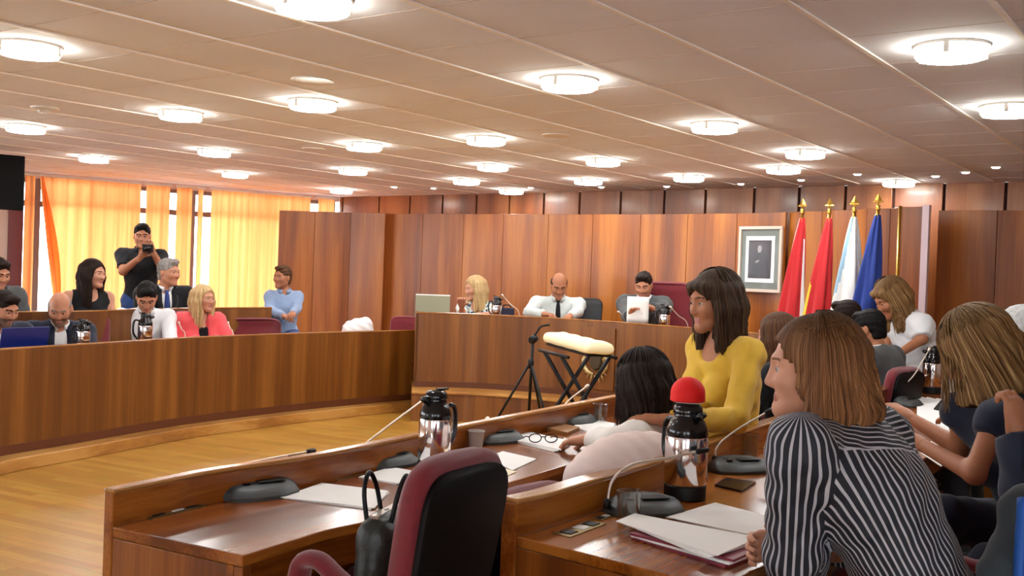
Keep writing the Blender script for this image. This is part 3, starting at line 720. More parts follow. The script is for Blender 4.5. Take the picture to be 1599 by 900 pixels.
# ceiling grid: long pale bars, fine cross joints
inside = lambda p: all((shell[i][0] - shell[i-1][0]) * (p[1] - shell[i-1][1]) - (shell[i][1] - shell[i-1][1]) * (p[0] - shell[i-1][0]) < 0 for i in range(5))
def clipline(o_, d_):
    ts = [t for t in np.arange(-20, 25, .1) if inside(o_ + d_ * t)]
    return (o_ + d_ * (ts[0] + .1), o_ + d_ * (ts[-1] - .1)) if len(ts) > 4 else None
bars, joints = MB(), MB()
for k in range(-22, 22):
    r = clipline(WB * (2.0 + .61 * k), WA)
    if r is not None: wall_seg(bars, r[0] - WB * .011, r[1] - WB * .011, CEIL - .007, CEIL + .01, .02, WB)
    r = clipline(WA * (3.61 + .583 * k), WB)
    if r is not None: wall_seg(joints, r[0], r[1], CEIL - .0012, CEIL + .01, .006, WA)
S(bars.build('trim_3', M['ceil_bar'])); S(joints.build('trim_4', plain('joint_tone', (206, 194, 192), .9)))
# ---------------------------------------------------------------- ceiling lamps
lamp_em = emis('lamp_glow', (248, 251, 255), 44.0)
lamp_side = emis('lamp_side_glow', (254, 252, 232), 17.0)
lamp_rim = plain('lamp_rim', (222, 214, 204), .35)
LAMPS = [(488, 14, 'largest of the round lit ceiling lamps, at the top edge of the photo'), (45, 83, 'large round lit ceiling lamp at the left edge of the photo'),
 (1485, 87, 'large round lit ceiling lamp near the upper right corner, before the flags'), (888, 136, 'round lit ceiling lamp at upper centre, just left of the long ceiling bars'),
 (488, 168, 'round lit ceiling lamp just below the large round ceiling speaker'), (282, 184, 'round lit ceiling lamp between the ceiling speaker and the left edge'),
 (40, 204, 'round lit ceiling lamp just below the white smoke detector'), (1575, 177, 'round lit ceiling lamp cut by the right edge of the photo'),
 (1115, 203, 'round lit ceiling lamp between two pale bars above the yellow-dressed woman'), (758, 223, 'round lit ceiling lamp left of the oval speaker at centre'),
 (568, 232, 'round lit ceiling lamp right of the small far ceiling speaker'), (335, 241, 'round lit ceiling lamp above the curtains, right of the standing photographer'),
 (147, 251, 'round lit ceiling lamp above the left end of the orange curtains'), (1257, 244, 'round lit ceiling lamp above the first red flag, nearer of two'),
 (941, 256, 'round lit ceiling lamp right of and beyond the oval speaker at centre'), (769, 264, 'round lit ceiling lamp above the blonde woman at the dais, nearer one'),
 (551, 270, 'round lit ceiling lamp above the left wooden screen'), (367, 275, 'round lit ceiling lamp close over the middle of the orange curtains'),
 (1223, 268, 'round lit ceiling lamp above the framed portrait'), (1075, 281, 'round lit ceiling lamp above the high-backed chair at the dais'),
 (918, 286, 'round lit ceiling lamp above the bald man at the dais, beside a small spot'), (728, 286, 'round lit ceiling lamp above the laptop end of the dais'),
 (533, 300, 'faint far ceiling lamp by the corner of curtains and timber wall'), (798, 301, 'farthest lit ceiling lamp close to the timber back wall'),
 (1403, 289, 'round lit ceiling lamp above the bare flag pole')]
for i, (x, y, lab) in enumerate(LAMPS):
    if i == 0:
        l0 = o = thing('ceiling_lamp', lab, 'ceiling lamp', (0, 0, 0), 0, 'round ceiling lamps')
        MB().lathe([(.0, 0), (.15, 0), (.15, -.012), (.143, -.012)], n=40).build('rim', lamp_rim, o, True, auto=.6)
        MB().lathe([(.141, -.008), (.141, -.042), (.134, -.052)], n=40).build('diffuser_ring', lamp_side, o, True)
        MB().lathe([(.134, -.052), (.1, -.057), (0, -.06)], n=40).build('diffuser', lamp_em, o, True)
        for k in range(3):
            a = k * 2.094; MB().box((.143 * math.cos(a), .143 * math.sin(a), -.03), (.01, .02, .045), a).build('clip', lamp_rim, o)
    else: o = dup(l0); o['label'] = lab
    p = ath(x, y, CEIL - .04); o.location = (p[0], p[1], CEIL)
spot_em = emis('spot_glow', (255, 244, 225), 14.0)
SPOTS = [(616, 292, 'leftmost tiny recessed ceiling spot, above the left wooden screen'), (677, 294, 'tiny recessed ceiling spot above the open laptop on the dais'), (829, 293, 'tiny recessed ceiling spot above the bald man at the dais'),
 (939, 292, 'tiny recessed ceiling spot at the right edge of a round lamp'), (1041, 291, 'tiny recessed ceiling spot above the high-backed chair'), (1157, 287, 'tiny recessed ceiling spot left of the portrait, brightest one'),
 (1251, 281, 'tiny recessed ceiling spot above the first red flag'), (1339, 272, 'tiny recessed ceiling spot above the white flag'), (1461, 275, 'tiny recessed ceiling spot right of the bare flag pole'),
 (1508, 269, 'tiny recessed ceiling spot, second from the right end'), (1555, 261, 'rightmost tiny recessed ceiling spot')]
for i, (x, y, lab) in enumerate(SPOTS):
    if i == 0:
        l0 = o = thing('ceiling_spot', lab, 'spotlight', group='recessed ceiling spots')
        MB().lathe([(.032, -.002), (.045, -.004), (.045, .0)], n=20).build('rim', lamp_rim, o, True)
        MB().lathe([(0, -.012), (.025, -.011), (.034, -.001)], n=20).build('bulb', spot_em, o, True)
    else: o = dup(l0); o['label'] = lab
    p = ath(x, y, CEIL); o.location = (p[0], p[1], CEIL)
grille = plain('speaker_grille', (176, 156, 144), .7)
for i, (x, y, r, lab) in enumerate(((488, 125, .115, 'large round ceiling speaker grille, nearest one, above the left of centre'), (868, 211, .1, 'round brownish ceiling speaker grille at centre of the ceiling'), (490, 232, .1, 'small far ceiling speaker grille above the curtains'))):
    p = ath(x, y, CEIL); o = thing('ceiling_speaker', lab, 'speaker', (p[0], p[1], CEIL), group='ceiling speakers')
    MB().lathe([(r * .86, -.006), (r, -.008), (r, 0)], n=32).build('rim', lamp_rim, o, True, auto=.6)
    MB().lathe([(0, -.004), (r * .87, -.004)], n=32).build('grille', grille, o)
p = ath(70, 168, CEIL); o = thing('smoke_detector', 'flat white smoke detector on the ceiling at left', 'smoke detector', (p[0], p[1], CEIL))
MB().lathe([(.09, 0), (.09, -.01), (.06, -.022)], n=28).build('base', M['white_plastic'], o, True, auto=.6); MB().lathe([(.045, -.02), (.04, -.035), (0, -.038)], n=24).build('sensor', lamp_rim, o, True)
# ---------------------------------------------------------------- curtains
cm = bpy.data.materials.new('orange_curtain'); cm.use_nodes = True; nt = cm.node_tree; N = nt.nodes; L = nt.links; N.remove(N['Principled BSDF'])
tr = N.new('ShaderNodeBsdfTranslucent'); df = N.new('ShaderNodeBsdfDiffuse'); mxs = N.new('ShaderNodeMixShader'); mxs.inputs[0].default_value = .2
g = N.new('ShaderNodeNewGeometry'); mp = N.new('ShaderNodeMapping'); mp.inputs['Scale'].default_value = (14, 14, .6); L.new(g.outputs['Position'], mp.inputs['Vector'])
nz = N.new('ShaderNodeTexNoise'); nz.inputs['Scale'].default_value = 1; nz.inputs['Detail'].default_value = 3; L.new(mp.outputs['Vector'], nz.inputs['Vector'])
r = N.new('ShaderNodeValToRGB'); r.color_ramp.elements[0].position = .35; r.color_ramp.elements[1].position = .7
r.color_ramp.elements[0].color = (.74, .25, .08, 1); r.color_ramp.elements[1].color = (.88, .35, .13, 1)
L.new(nz.outputs['Fac'], r.inputs['Fac']); L.new(r.outputs['Color'], tr.inputs['Color']); L.new(r.outputs['Color'], df.inputs['Color'])
L.new(tr.outputs[0], mxs.inputs[1]); L.new(df.outputs[0], mxs.inputs[2]); L.new(mxs.outputs[0], N['Material Output'].inputs['Surface'])
def curtain(xa, xb, lab, slant=0., tight=1.):
    a, c = on_win(xa, .16), on_win(xb, .16); n = max(14, int((c - a) * 60)); rr = random.Random(int(xa)); ph = rr.random() * 6
    rows = []
    for j, t in enumerate(np.linspace(0, 1, 14)):
        row = []
        for i in range(n + 1):
            s = a + slant * t ** 1.3 * (1 - i / n) + (c - a) * i / n
            dpt = .028 * math.sin(s * 34 + ph + .3 * math.sin(s * 5)) + .012 * math.sin(s * 77 + ph)
            q = PL + wd * s + wn * (.16 + dpt * (.75 + .5 * t)); row.append((q[0], q[1], 2.385 - 2.33 * t))
        rows.append(row)
    q = PL + wd * a + wn * .16; o = thing('curtain', lab, 'curtain', (q[0], q[1], .05), group='orange curtains')
    W(MB().grid(rows).build('drape', cm, o, True))
    r_ = MB(); p0, p1 = PL + wd * (a - .02) + wn * .16, PL + wd * (c + .02) + wn * .16
    r_.tube([(*p0, 2.4), (*p1, 2.4)], .012, 8); W(r_.build('rail', M['white_plastic'], o))
curtain(36, 52, 'narrow strip of orange curtain right beside the black television')
curtain(60, 216, 'widest orange curtain, its left edge pulled aside, behind the long-haired woman', slant=.34)
curtain(225, 263, 'orange curtain panel directly behind the standing photographer')
curtain(274, 298, 'narrow orange curtain panel between two bright gaps, right of the photographer')
curtain(306, 315, 'thinnest orange curtain strip between bright gaps')
curtain(328, 481, 'wide orange curtain ending behind the seated person in the denim shirt')
curtain(493, 520, 'orange curtain scrap showing above the left wooden screen')
# dark folded edge of the pulled curtain
rows = []
for t in np.linspace(0, 1, 16):
    s = on_win(61, .2) + .34 * t ** 1.3; wdt = .02 + .10 * math.sin(math.pi * min(1, t * 1.3))
    rows.append([(*(PL + wd * (s + wdt * k) + wn * (.2 + .02 * math.sin(k * 7)) ), 2.385 - 2.33 * t) for k in np.linspace(0, 1, 6)])
cu = [o for o in bpy.data.objects if o.name.startswith('curtain')][1]; W(MB().grid(rows).build('gathered_edge', cm, cu, True))
# ---------------------------------------------------------------- television
q = at(38, 300, 10.0); o = thing('television', 'black flat television hung from the ceiling at the left edge', 'television', (q[0], q[1], 1.86))
tv = MB(); tdir = nrm(V(.8, .6)); tn = V(tdir[1], -tdir[0]); a, c = q[:2] - tdir * .95, q[:2]
wall_seg(tv, a, c, 1.86, 2.385, .06, -tn); W(tv.build('case', M['black_shell'], o, bevel=.01))
tv = MB(); wall_seg(tv, a + tdir * .02 + tn * .004, c - tdir * .02 + tn * .004, 1.885, 2.365, .003, -tn); W(tv.build('screen', M['black_shell'], o))
m_ = (a + c) / 2 - tn * .05; MB().box((m_[0] - q[0], m_[1] - q[1], .5), (.06, .06, .17)).build('bracket', M['black'], o)
# ---------------------------------------------------------------- wooden screen walls
def screen_wall(name, pts, h, amp=0., th=.04, per=.5, zig=None):
    P = spline([V(*p, 0) for p in pts], 60); d = np.r_[0, np.cumsum([np.linalg.norm(P[i+1] - P[i]) for i in range(59)])]
    n = max(2, int(round(d[-1] / per))); c = [np.array([np.interp(t, d, [p[k] for p in P]) for k in (0, 1)]) for t in np.linspace(0, d[-1], n + 1)]
    t_ = nrm(c[-1] - c[0]); nn = V(t_[1], -t_[0]); mb = MB()
    for i in range(n):
        da, db = (amp * (1 if i % 2 else -1), amp * (-1 if i % 2 else 1))
        a, b_ = c[i] + nn * da, c[i+1] + nn * db; e = nrm(b_ - a) * .002
        wall_seg(mb, a + e, b_ - e, 0, h, th, -nn)
    return S(mb.build(name, M['wood_screen'], None, bevel=.003))
KS = 1.1; SH = HC + .61 * KS
ks = lambda pts: [(x * KS, y * KS) for x, y in pts]
screen_wall('wall_screen_left', ks([(-2.69, 11.85), (-2.18, 11.8), (-1.44, 11.6)]), SH, .012, per=.46)
screen_wall('wall_screen_back', ks([(-1.46, 11.72), (-.72, 11.3), (-.03, 10.88), (.62, 10.5), (1.22, 10.1), (1.67, 9.75), (2.05, 9.38), (2.36, 9.03)]), SH, .012, per=.6)
screen_wall('wall_screen_flags', ks([(2.36, 9.03), (2.52, 8.8), (2.74, 8.45), (3.08, 7.82)]), SH, .04, per=.19)
screen_wall('wall_screen_right', ks([(3.38, 8.3), (4.0, 7.9), (5.2, 7.1)]), SH + .01, .01, per=.5)
q = V(3.09, 7.80) * KS; S(MB().box((q[0], q[1], SH / 2), (.055, .055, SH + .02), .9).build('trim_5', plain('pale_trim', (214, 190, 196), .4)))
# ================================================================ desks
def res_poly(pts, n=40): return [p[:2] for p in spline([V(p[0], p[1], 0) for p in pts], n)]
LIP, TOP = .82, .72
def row_desk(name, label, pts, depth, lip, top, thick=.045, endcap=True, panel_m='wood_desk', n=44, floor=0., side=1, far=False, group=None):
    P = res_poly(pts, n); o = thing(name, label, 'desk', (*P[0], floor), 0, group)
    inn, rear = offset(P, side * thick), offset(P, side * (thick + depth))
    W(ribbon_solid(MB(), P, inn, floor, lip - .012).build('front_panel', M[panel_m], o, bevel=.004))
    W(ribbon_solid(MB(), offset(P, -side * .004), offset(P, side * (thick + .004)), lip - .014, lip).build('top_edge', M['wood_edge'], o, bevel=.006))
    W(ribbon_solid(MB(), inn, rear, top - .03, top).build('desktop', M['wood_desk'], o, bevel=.004))
    W(ribbon_solid(MB(), offset(P, side * (thick + depth - .05)), offset(P, side * (thick + depth - .03)), top - .12, top - .03).build('apron', M[panel_m], o))
    if endcap:
        for i in ((0,) if far else (0, -1)):
            t = nrm(P[1] - P[0]) if i == 0 else nrm(P[-2] - P[-1]); a, b_ = inn[i] + t * .002, rear[i] + t * .002
            W(wall_seg(MB(), a, b_, floor, top - .031, .03, t).build('end_panel', M['wood_end' if panel_m == 'wood_desk' else panel_m], o, bevel=.003))
    return o, P, inn, rear
r1px = [(163, 762), (250, 745), (330, 730), (495, 706), (650, 675), (850, 637), (955, 617)]
r1 = [ath(x, y, LIP) for x, y in r1px] + [V(1.12, 6.35), V(1.75, 7.25), V(2.3, 8.1)]
row1, R1, R1i, R1r = row_desk('council_desk', 'long wooden desk with raised front lip, beside the open floor and empty burgundy chair', r1, .47, LIP, TOP, .035, n=60)
r2px = [(784, 775), (830, 765), (900, 745), (1000, 718), (1060, 697), (1210, 650)]
r2 = [ath(x, y, LIP) for x, y in r2px] + [ath(1380, 602, LIP), ath(1430, 580, LIP), V(3.3, 8.0)]
row2, R2, R2i, R2r = row_desk('council_desk', 'long wooden desk with raised lip on which the woman in stripes leans', r2, .62, LIP, TOP, .055, n=60)
def on_row(P, q):
    i = int(np.argmin([np.linalg.norm(p - np.array(q[:2])) for p in P])); a, b_ = P[max(i-1, 0)], P[min(i+1, len(P)-1)]
    t = nrm(b_ - a); return math.atan2(t[1], t[0])
# far left curved desk
hl = [.79, .795, .80, .805, .81, .815, .82, .82]
lpx = [(-70, 557), (0, 548), (110, 540), (250, 530), (330, 525), (500, 518), (640, 514), (668, 513)]
lp = [ath(x, y, h) for (x, y), h in zip(lpx, hl)]
ld, LD, LDi, LDr = row_desk('curved_desk', 'long curved wooden desk with tall front panel along the left of the floor', lp, .5, .81, .72, .03, panel_m='wood_panel', side=-1, n=60)
W(ribbon_solid(MB(), offset(LD, .006), offset(LD, -.01), .09, .15).build('skirting', plain('dark_skirting', (92, 46, 16), .5), ld))
pe = offset(LD, .15)
S(ribbon_solid(MB(), pe, offset(pe, -2.2), 0, .088).build('trim_6', M['wood_plinth'], bevel=.006))
rp = [at(-40, 495, 7.6), at(30, 490, 8.0), at(140, 485, 8.5), at(265, 479, 9.45), at(350, 477, 10.05), at(425, 478, 10.5)]
rd, RD, RDi, RDr = row_desk('rear_desk', 'dark wooden second-row desk behind the curved left desk, under the curtains', rp, .4, 1.0, .93, .03, panel_m='wood_panel', side=-1, floor=.18, n=40)
S(ribbon_solid(MB(), offset(RD, .25), offset(RD, -2.6), .0885, .18).build('trim_7', M['wood_plinth']))
# dais
dp = [(-.93, 10.15), (-.3, 10.2), (.43, 9.98), (.9, 9.65), (1.33, 9.25), (1.63, 8.92), (2.1, 8.35)]
da, DA, DAi, DAr = row_desk('dais_desk', 'curved wooden presiding desk on the raised dais below the screen wall', dp, .6, 1.02, .94, .03, panel_m='wood_panel', side=-1, floor=.285, n=50)
q = DA[0]; t = nrm(DA[1] - DA[0])
W(wall_seg(MB(), q, q + V(-t[1], t[0]) * .64, .285, 1.02, .03, t).build('side_panel', M['wood_panel'], da, bevel=.003))
W(ribbon_solid(MB(), offset(DA, .006), offset(DA, -.01), .285, .34).build('skirting', bpy.data.materials['dark_skirting'], da))
st = offset(DA, .36); st[0] = st[0] + V(-.02, 0)
S(ribbon_solid(MB(), st, offset(DA, -1.6), 0, .26).build('trim_8', M['wood_panel']))
S(ribbon_solid(MB(), offset(st, .015), offset(DA, -1.6), .2601, .2849).build('trim_9', M['wood_plinth'], bevel=.004))
def on_poly(P, x):
    d = ray(x, 450)[:2]; best = None
    for a, b_ in zip(P[:-1], P[1:]):
        e = b_ - a; m = np.array([[d[0], -e[0]], [d[1], -e[1]]])
        if abs(np.linalg.det(m)) < 1e-9: continue
        s, u = np.linalg.solve(m, a)
        if -.001 <= u <= 1.001 and s > 0: return a + e * u, nrm(e)
# crest on the dais front
q, t = on_poly(DA, 937); nx = V(t[1], -t[0]); Yc = q[1]
zc = at(937, 560, Yc)[2]; sc_ = Yc / F
cr = thing('coat_of_arms', 'gilded coat of arms on a square wood plaque in the middle of the dais front', 'emblem', (q[0] + nx[0] * .002, q[1] + nx[1] * .002, zc), math.atan2(t[1], t[0]))
MB().box((0, -.008, 0), (.40, .016, .58)).build('plaque', M['wood_panel'], cr, bevel=.003)
gold = plain('old_gold', (206, 186, 132), .4, .45, var=.3, vscale=60); dk = plain('dark_bronze', (84, 74, 58), .4, .7)
sh_ = MB(); pl = [(-.075, .07), (-.075, -.02), (-.05, -.075), (0, -.1), (.05, -.075), (.075, -.02), (.075, .07)]
n = len(pl); sh_.add([(x, -.017, z - .02) for x, z in pl] + [(x * .82, -.04, z * .82 - .02) for x, z in pl], [tuple(range(n, 2*n))] + [(i, (i+1) % n, n+(i+1) % n, n+i) for i in range(n)])
sh_.build('shield', dk, cr, bevel=.003)
for s in (-1, 1):
    m_ = MB(); m_.tube([(s*.02, -.03, -.15), (s*.08, -.035, -.13), (s*.125, -.035, -.08), (s*.135, -.03, -.02), (s*.115, -.03, .02), (s*.09, -.03, .0), (s*.1, -.03, -.03)], [.012, .02, .022, .018, .014, .012, .008], 10); m_.build('scroll', gold, cr, True)
    m_ = MB(); m_.tube([(s*.09, -.03, -.03), (s*.12, -.035, .045), (s*.09, -.035, .09)], [.008, .018, .01], 8); m_.build('scroll', gold, cr, True)
for k in range(7):
    a = math.radians(-150 + 20 * k); m_ = MB(); m_.tube([(.1*math.cos(a), -.025, -.07 + .09*math.sin(a)), (.15*math.cos(a), -.025, -.07 + .16*math.sin(a))], [.011, .003], 8); m_.build('ray', gold, cr, True)
cw = MB(); cw.lathe([(.055, 0), (.06, .03), (.07, .055)], (0, 0, 0), 20); o = cw.build('crown', gold, cr, True); o.location = (0, -.04, .085); o.scale = (1, .4, 1)
for k in range(5):
    x = (k - 2) * .03; m_ = MB(); m_.tube([(x, -.04, .13), (x * 1.1, -.04, .175 - abs(x) * .4)], [.012, .004], 8); m_.build('crown_point', gold, cr, True)
# ================================================================ conference gear
def mic_unit(x, y, rz_deg, neck, label, h=TOP, s=1., headlen=.04, group='desk microphones'):
    p = ath(x, y, h) if y is not None else V(x[0], x[1], h)
    rz = math.radians(rz_deg)
    o = thing('microphone_unit', label, 'microphone', (p[0], p[1], h), rz, group)
    out = [(-.125, -.02), (-.105, -.062), (-.04, -.082), (.05, -.075), (.115, -.04), (.128, .01), (.09, .055), (.0, .075), (-.08, .062), (-.12, .025)]
    lay = [(1., 0.), (1.02, .012), (.97, .026), (.82, .04), (.7, .044)]
    mb = MB(); n = len(out); vs = []
    for k, z in lay: vs += [(a * k * s, b_ * k * s, z * s + (b_ * .12 * s if z > .02 else 0)) for a, b_ in out]
    fs = [(i*n+j, i*n+(j+1) % n, (i+1)*n+(j+1) % n, (i+1)*n+j) for i in range(len(lay)-1) for j in range(n)] + [tuple(range(n))[::-1], tuple(range((len(lay)-1)*n, len(lay)*n))]
    mb.add(vs, fs); mb.build('base', M['grey_unit'], o, True, auto=.7)
    MB().box((.03 * s, -.002, .0455 * s), (.09 * s, .05 * s, .004), M3=None).build('speaker_grille', M['black'], o, bevel=.002)
    for k in range(2): MB().box((-.055 * s, (-.02 + .035 * k) * s, .044 * s), (.022 * s, .014 * s, .006), 0).build('button', M['black_gloss'], o, bevel=.002)
    R = Matrix.Rotation(-rz, 3, 'Z'); loc = lambda w_: np.array(R @ (Vector(w_) - Vector((p[0], p[1], h))))
    pts = [loc(at(*q) if y is not None else q) for q in neck]; pts = spline(pts, 24)
    MB().tube(pts, .0042 * s, 8).build('gooseneck', M['goose'], o, True)
    e = pts[-1]; d = nrm(pts[-1] - pts[-2]); MB().tube([e - d * .006, e + d * .004, e + d * headlen * .8, e + d * headlen], [.005, .0095, .0095, .004], 10).build('mic_capsule', M['goose'] if headlen < .035 else M['black'], o, True)
    MB().lathe([(.012, 0), (.011, .02), (.006, .03)], (pts[0][0], pts[0][1], pts[0][2] - .01), 12).build('neck_socket', M['black'], o, True)
    return o
def Yat(x, y, h=TOP): return ath(x, y, h)[1]
y0 = Yat(1005, 795); mic_unit(1005, 800, 16, [(948, 789, y0 - .1), (956, 752, y0 - .09), (985, 727, y0 - .06), (1040, 716, y0), (1088, 706, y0 + .06)], 'grey desk microphone unit nearest the camera, its neck crossing the chrome jug', headlen=.05)
y0 = Yat(1150, 735); mic_unit(1155, 736, 16, [(1116, 720, y0), (1121, 697, y0 + .02), (1150, 672, y0 + .08), (1196, 645, y0 + .16)], 'grey desk microphone unit with black tip, right in front of the striped woman', headlen=.045)
y0 = Yat(1420, 632); mic_unit(1418, 634, 50, [(1402, 625, y0), (1408, 606, y0 + .05), (1428, 585, y0 + .1), (1450, 548, y0 + .2)], 'grey desk microphone unit with white neck beside the farthest right jug', headlen=.03)
y0 = Yat(405, 772); mic_unit(405, 774, 40, [(352, 770, y0), (356, 748, y0 + .05), (372, 728, y0 + .12), (420, 717, y0 + .3), (480, 706, y0 + .5)], 'grey desk microphone unit nearest the end of the empty desk', headlen=.05)
y0 = Yat(603, 725); mic_unit(604, 727, 40, [(561, 722, y0), (565, 700, y0 + .06), (598, 672, y0 + .2), (662, 624, y0 + .5)], 'grey desk microphone unit with a long slanting neck left of the middle jug', headlen=.03)
y0 = Yat(777, 688); mic_unit(776, 690, 40, [(742, 683, y0), (744, 672, y0 + .04), (752, 660, y0 + .1), (760, 655, y0 + .2)], 'grey desk microphone unit beside the grey paper cup', headlen=.03)
y0 = Yat(897, 660); mic_unit(897, 661, 40, [(874, 652, y0), (877, 640, y0 + .04), (890, 624, y0 + .1), (915, 605, y0 + .25)], 'grey desk microphone unit in front of the woman in white seen from behind', headlen=.03)
def far_mic(P, x, back, h, tip, lab, rz=60):
    q, t = on_poly(P, x); n_ = V(-t[1], t[0]); p = q + n_ * back
    e = at(*tip, p[1] + .05); b0 = V(p[0], p[1], h + .03) + V(t[0], t[1], 0) * (.08 if tip[0] > x else -.08)
    return mic_unit(p, None, rz, [b0, b0 * .8 + e * .2 + V(0, 0, .05), b0 * .4 + e * .6 + V(0, 0, .015), e], lab, h=h, headlen=.03)
far_mic(LDi, 322, .14, .72, (280, 506), 'desk microphone in front of the woman in the coral jacket')
far_mic(LDi, 395, .14, .72, (357, 506), 'desk microphone at the empty chair on the curved left desk')
far_mic(DAi, 818, .2, .94, (786, 463), 'desk microphone between the blonde woman and the bald man at the dais', 0)
far_mic(DAi, 1068, .2, .94, (1049, 482), 'desk microphone at the right end of the dais desk', -40)
far_mic(DAi, 985, .2, .94, (968, 489), 'desk microphone in front of the man holding the white sheet', -30)
_jug = None
def jug(p, rz, label, s=1., wx=1.):
    global _jug
    if _jug is None:
        o = _jug = thing('vacuum_jug', label, 'vacuum jug', (0, 0, 0), 0, 'chrome vacuum jugs')
        MB().lathe([(0, 0), (.058, 0), (.062, .004), (.062, .046), (.059, .05)], n=40).build('base', M['black'], o, True, auto=.6)
        MB().lathe([(.06, .05), (.0635, .056), (.0635, .2), (.061, .21)], n=48).build('body', M['chrome'], o, True, auto=.8)
        MB().lathe([(.061, .209), (.0625, .213), (.06, .235), (.05, .262), (.041, .272), (.041, .285)], n=40).build('collar', M['black_gloss'], o, True, auto=.8)
        MB().lathe([(.043, .284), (.044, .288), (.042, .308), (.034, .316), (0, .318)], n=32).build('lid', M['black_gloss'], o, True, auto=.8)
        MB().tube(spline([(-.05, 0, .25), (-.085, 0, .255), (-.1, 0, .22), (-.098, 0, .14), (-.062, 0, .085)], 20), [.012] * 20, 10, flat=(1, .75)).build('handle', M['black_gloss'], o, True)
        MB().tube([(.035, 0, .278), (.06, 0, .284), (.072, 0, .29)], [.016, .013, .01], 10).build('spout', M['black_gloss'], o, True)
        MB().box((-.03, 0, .321), (.05, .022, .008)).build('lever', M['black'], o, bevel=.003)
    else: o = dup(_jug); o['label'] = label
    o.location = Vector(p); o.rotation_euler = (0, 0, rz); o.scale = (s * wx, s * wx, s); return o
J = lambda x, y, h=TOP: ath(x, y, h)
jug(J(1069, 778), math.radians(-60), 'large chrome vacuum jug under the red cap, nearest the striped woman', .98, 1.13)
jug(J(677, 738), math.radians(225), 'chrome vacuum jug on the empty desk, just beyond the burgundy chair back', .92)
jug(J(1454, 615), math.radians(190), 'chrome vacuum jug at far right, in front of the woman in the white blouse', 1.0)
def on_desk(P, x, back, h): q, t = on_poly(P, x); n_ = V(-t[1], t[0]); return V(*(q + n_ * back), h)
jug(on_desk(LDi, 148, .1, .72), 0, 'chrome vacuum jug between the bald bearded man and the man in the white shirt', .8)
jug(on_desk(LDi, 244, .1, .72), .4, 'chrome vacuum jug right in front of the man in the white shirt', .9)
jug(on_desk(DAi, 772, .14, .94), 0, 'chrome vacuum jug in front of the blonde woman at the dais', .8)
jug(on_desk(DAi, 1025, .14, .94), 0, 'chrome vacuum jug beside the white sheet held up at the dais', .8)
# red cap on the near jug
q = J(1069, 777); rc = thing('red_cap', 'bright red rounded soft cap over the top of the nearest chrome jug', 'cap', (q[0], q[1], TOP + .315))
vs, fs = mesh_sdf([ell((-.002, 0, .03), (.053, .05, .05)), cone((-.003, 0, .0), (-.003, 0, .025), .058, .05, .02), minus(halfcut((0, 0, .002), (0, 0, -1)), .004)], .004); pymesh('dome', vs, fs, M['red'], rc, rebase=False)
MB().lathe([(.05, .0), (.0515, .003), (.05, .006)], n=32).build('rim', M['white_plastic'], rc, True)
def tumbler(x, y, label, hh=.092, r=.037, h=TOP):
    p = ath(x, y, h); o = thing('drinking_glass', label, 'glass', p, 0, 'drinking glasses')
    MB().lathe([(0, .002), (r * .84, .002), (r, hh), (r - .002, hh + .001), (r * .84 - .002, .012), (0, .012)], n=32).build('cup', M['glass'], o, True, auto=.8); return o
tumbler(981, 815, 'empty drinking glass nearest the camera, at the white papers'); tumbler(465, 758, 'empty drinking glass at the end of the empty desk, by a microphone unit', .095)
tumbler(1170, 712, 'empty drinking glass in front of the striped woman'); tumbler(937, 660, 'drinking glass beside the woman in white seen from behind'); tumbler(806, 680, 'drinking glass between two microphone units beyond the paper cup'); tumbler(657, 716, 'drinking glass just left of the middle chrome jug')
p = J(743, 703); o = thing('paper_cup', 'grey paper cup on the empty desk right of the middle jug', 'cup', p)
MB().lathe([(0, .001), (.024, 0), (.033, .075), (.035, .077), (.033, .079), (.03, .074), (.022, .006)], n=28).build('cup_wall', M['kraft'], o, True, auto=.7)
def sheets(name, label, cat, px, mats, th=.004, h=TOP, layers=1, group=None):
    c = ath(*np.mean(px, 0), h); o = thing(name, label, cat, (c[0], c[1], h), 0, group)
    for k in range(layers):
        poly = [ath(x, y, h)[:2] - c[:2] for x, y in px]; a = (k - .5 * (layers > 1)) * .06; poly = [V(p[0] * math.cos(a) - p[1] * math.sin(a), p[0] * math.sin(a) + p[1] * math.cos(a)) for p in poly]
        ar = sum(poly[i][0] * poly[i-3][1] - poly[i-3][0] * poly[i][1] for i in range(4))
        if ar > 0: poly = poly[::-1]
        MB().prism([tuple(p) for p in poly], .0005 + k * th, (k + 1) * th).build('sheet', mats[k % len(mats)], o)
    return o
PA = [M['paper']]
sheets('document_folder', 'burgundy folder under the white papers beside the striped woman', 'folder', [(985, 842), (1040, 822), (1190, 868), (1135, 888)], [M['folder'], M['paper'], M['folder']], .007, layers=3)
sheets('paper_stack', 'white papers on the burgundy folder nearest the camera', 'papers', [(966, 817), (1000, 806), (1185, 848), (1108, 873)], PA, .003, TOP + .0225, layers=3, group='papers on the desks')
sheets('paper_stack', 'white papers between the microphone unit and the striped woman', 'papers', [(1040, 810), (1120, 788), (1210, 812), (1185, 842)], PA, .003, layers=2, group='papers on the desks')
sheets('paper_stack', 'white papers at the near end of the empty desk', 'papers', [(438, 779), (505, 757), (608, 770), (582, 797)], PA, .003, layers=2, group='papers on the desks')
sheets('paper_stack', 'white papers in front of the second microphone unit, behind the chair', 'papers', [(560, 747), (612, 732), (668, 742), (620, 758)], PA, .003, layers=2, group='papers on the desks')
sheets('paper_stack', 'white sheet right of the burgundy chair back', 'papers', [(760, 716), (785, 706), (838, 718), (800, 736)], PA, .003, layers=1, group='papers on the desks')
sheets('paper_stack', 'cream paper at the desk edge right of the burgundy chair', 'papers', [(745, 738), (770, 728), (806, 738), (780, 750)], [M['paper_cream']], .003, layers=1, group='papers on the desks')
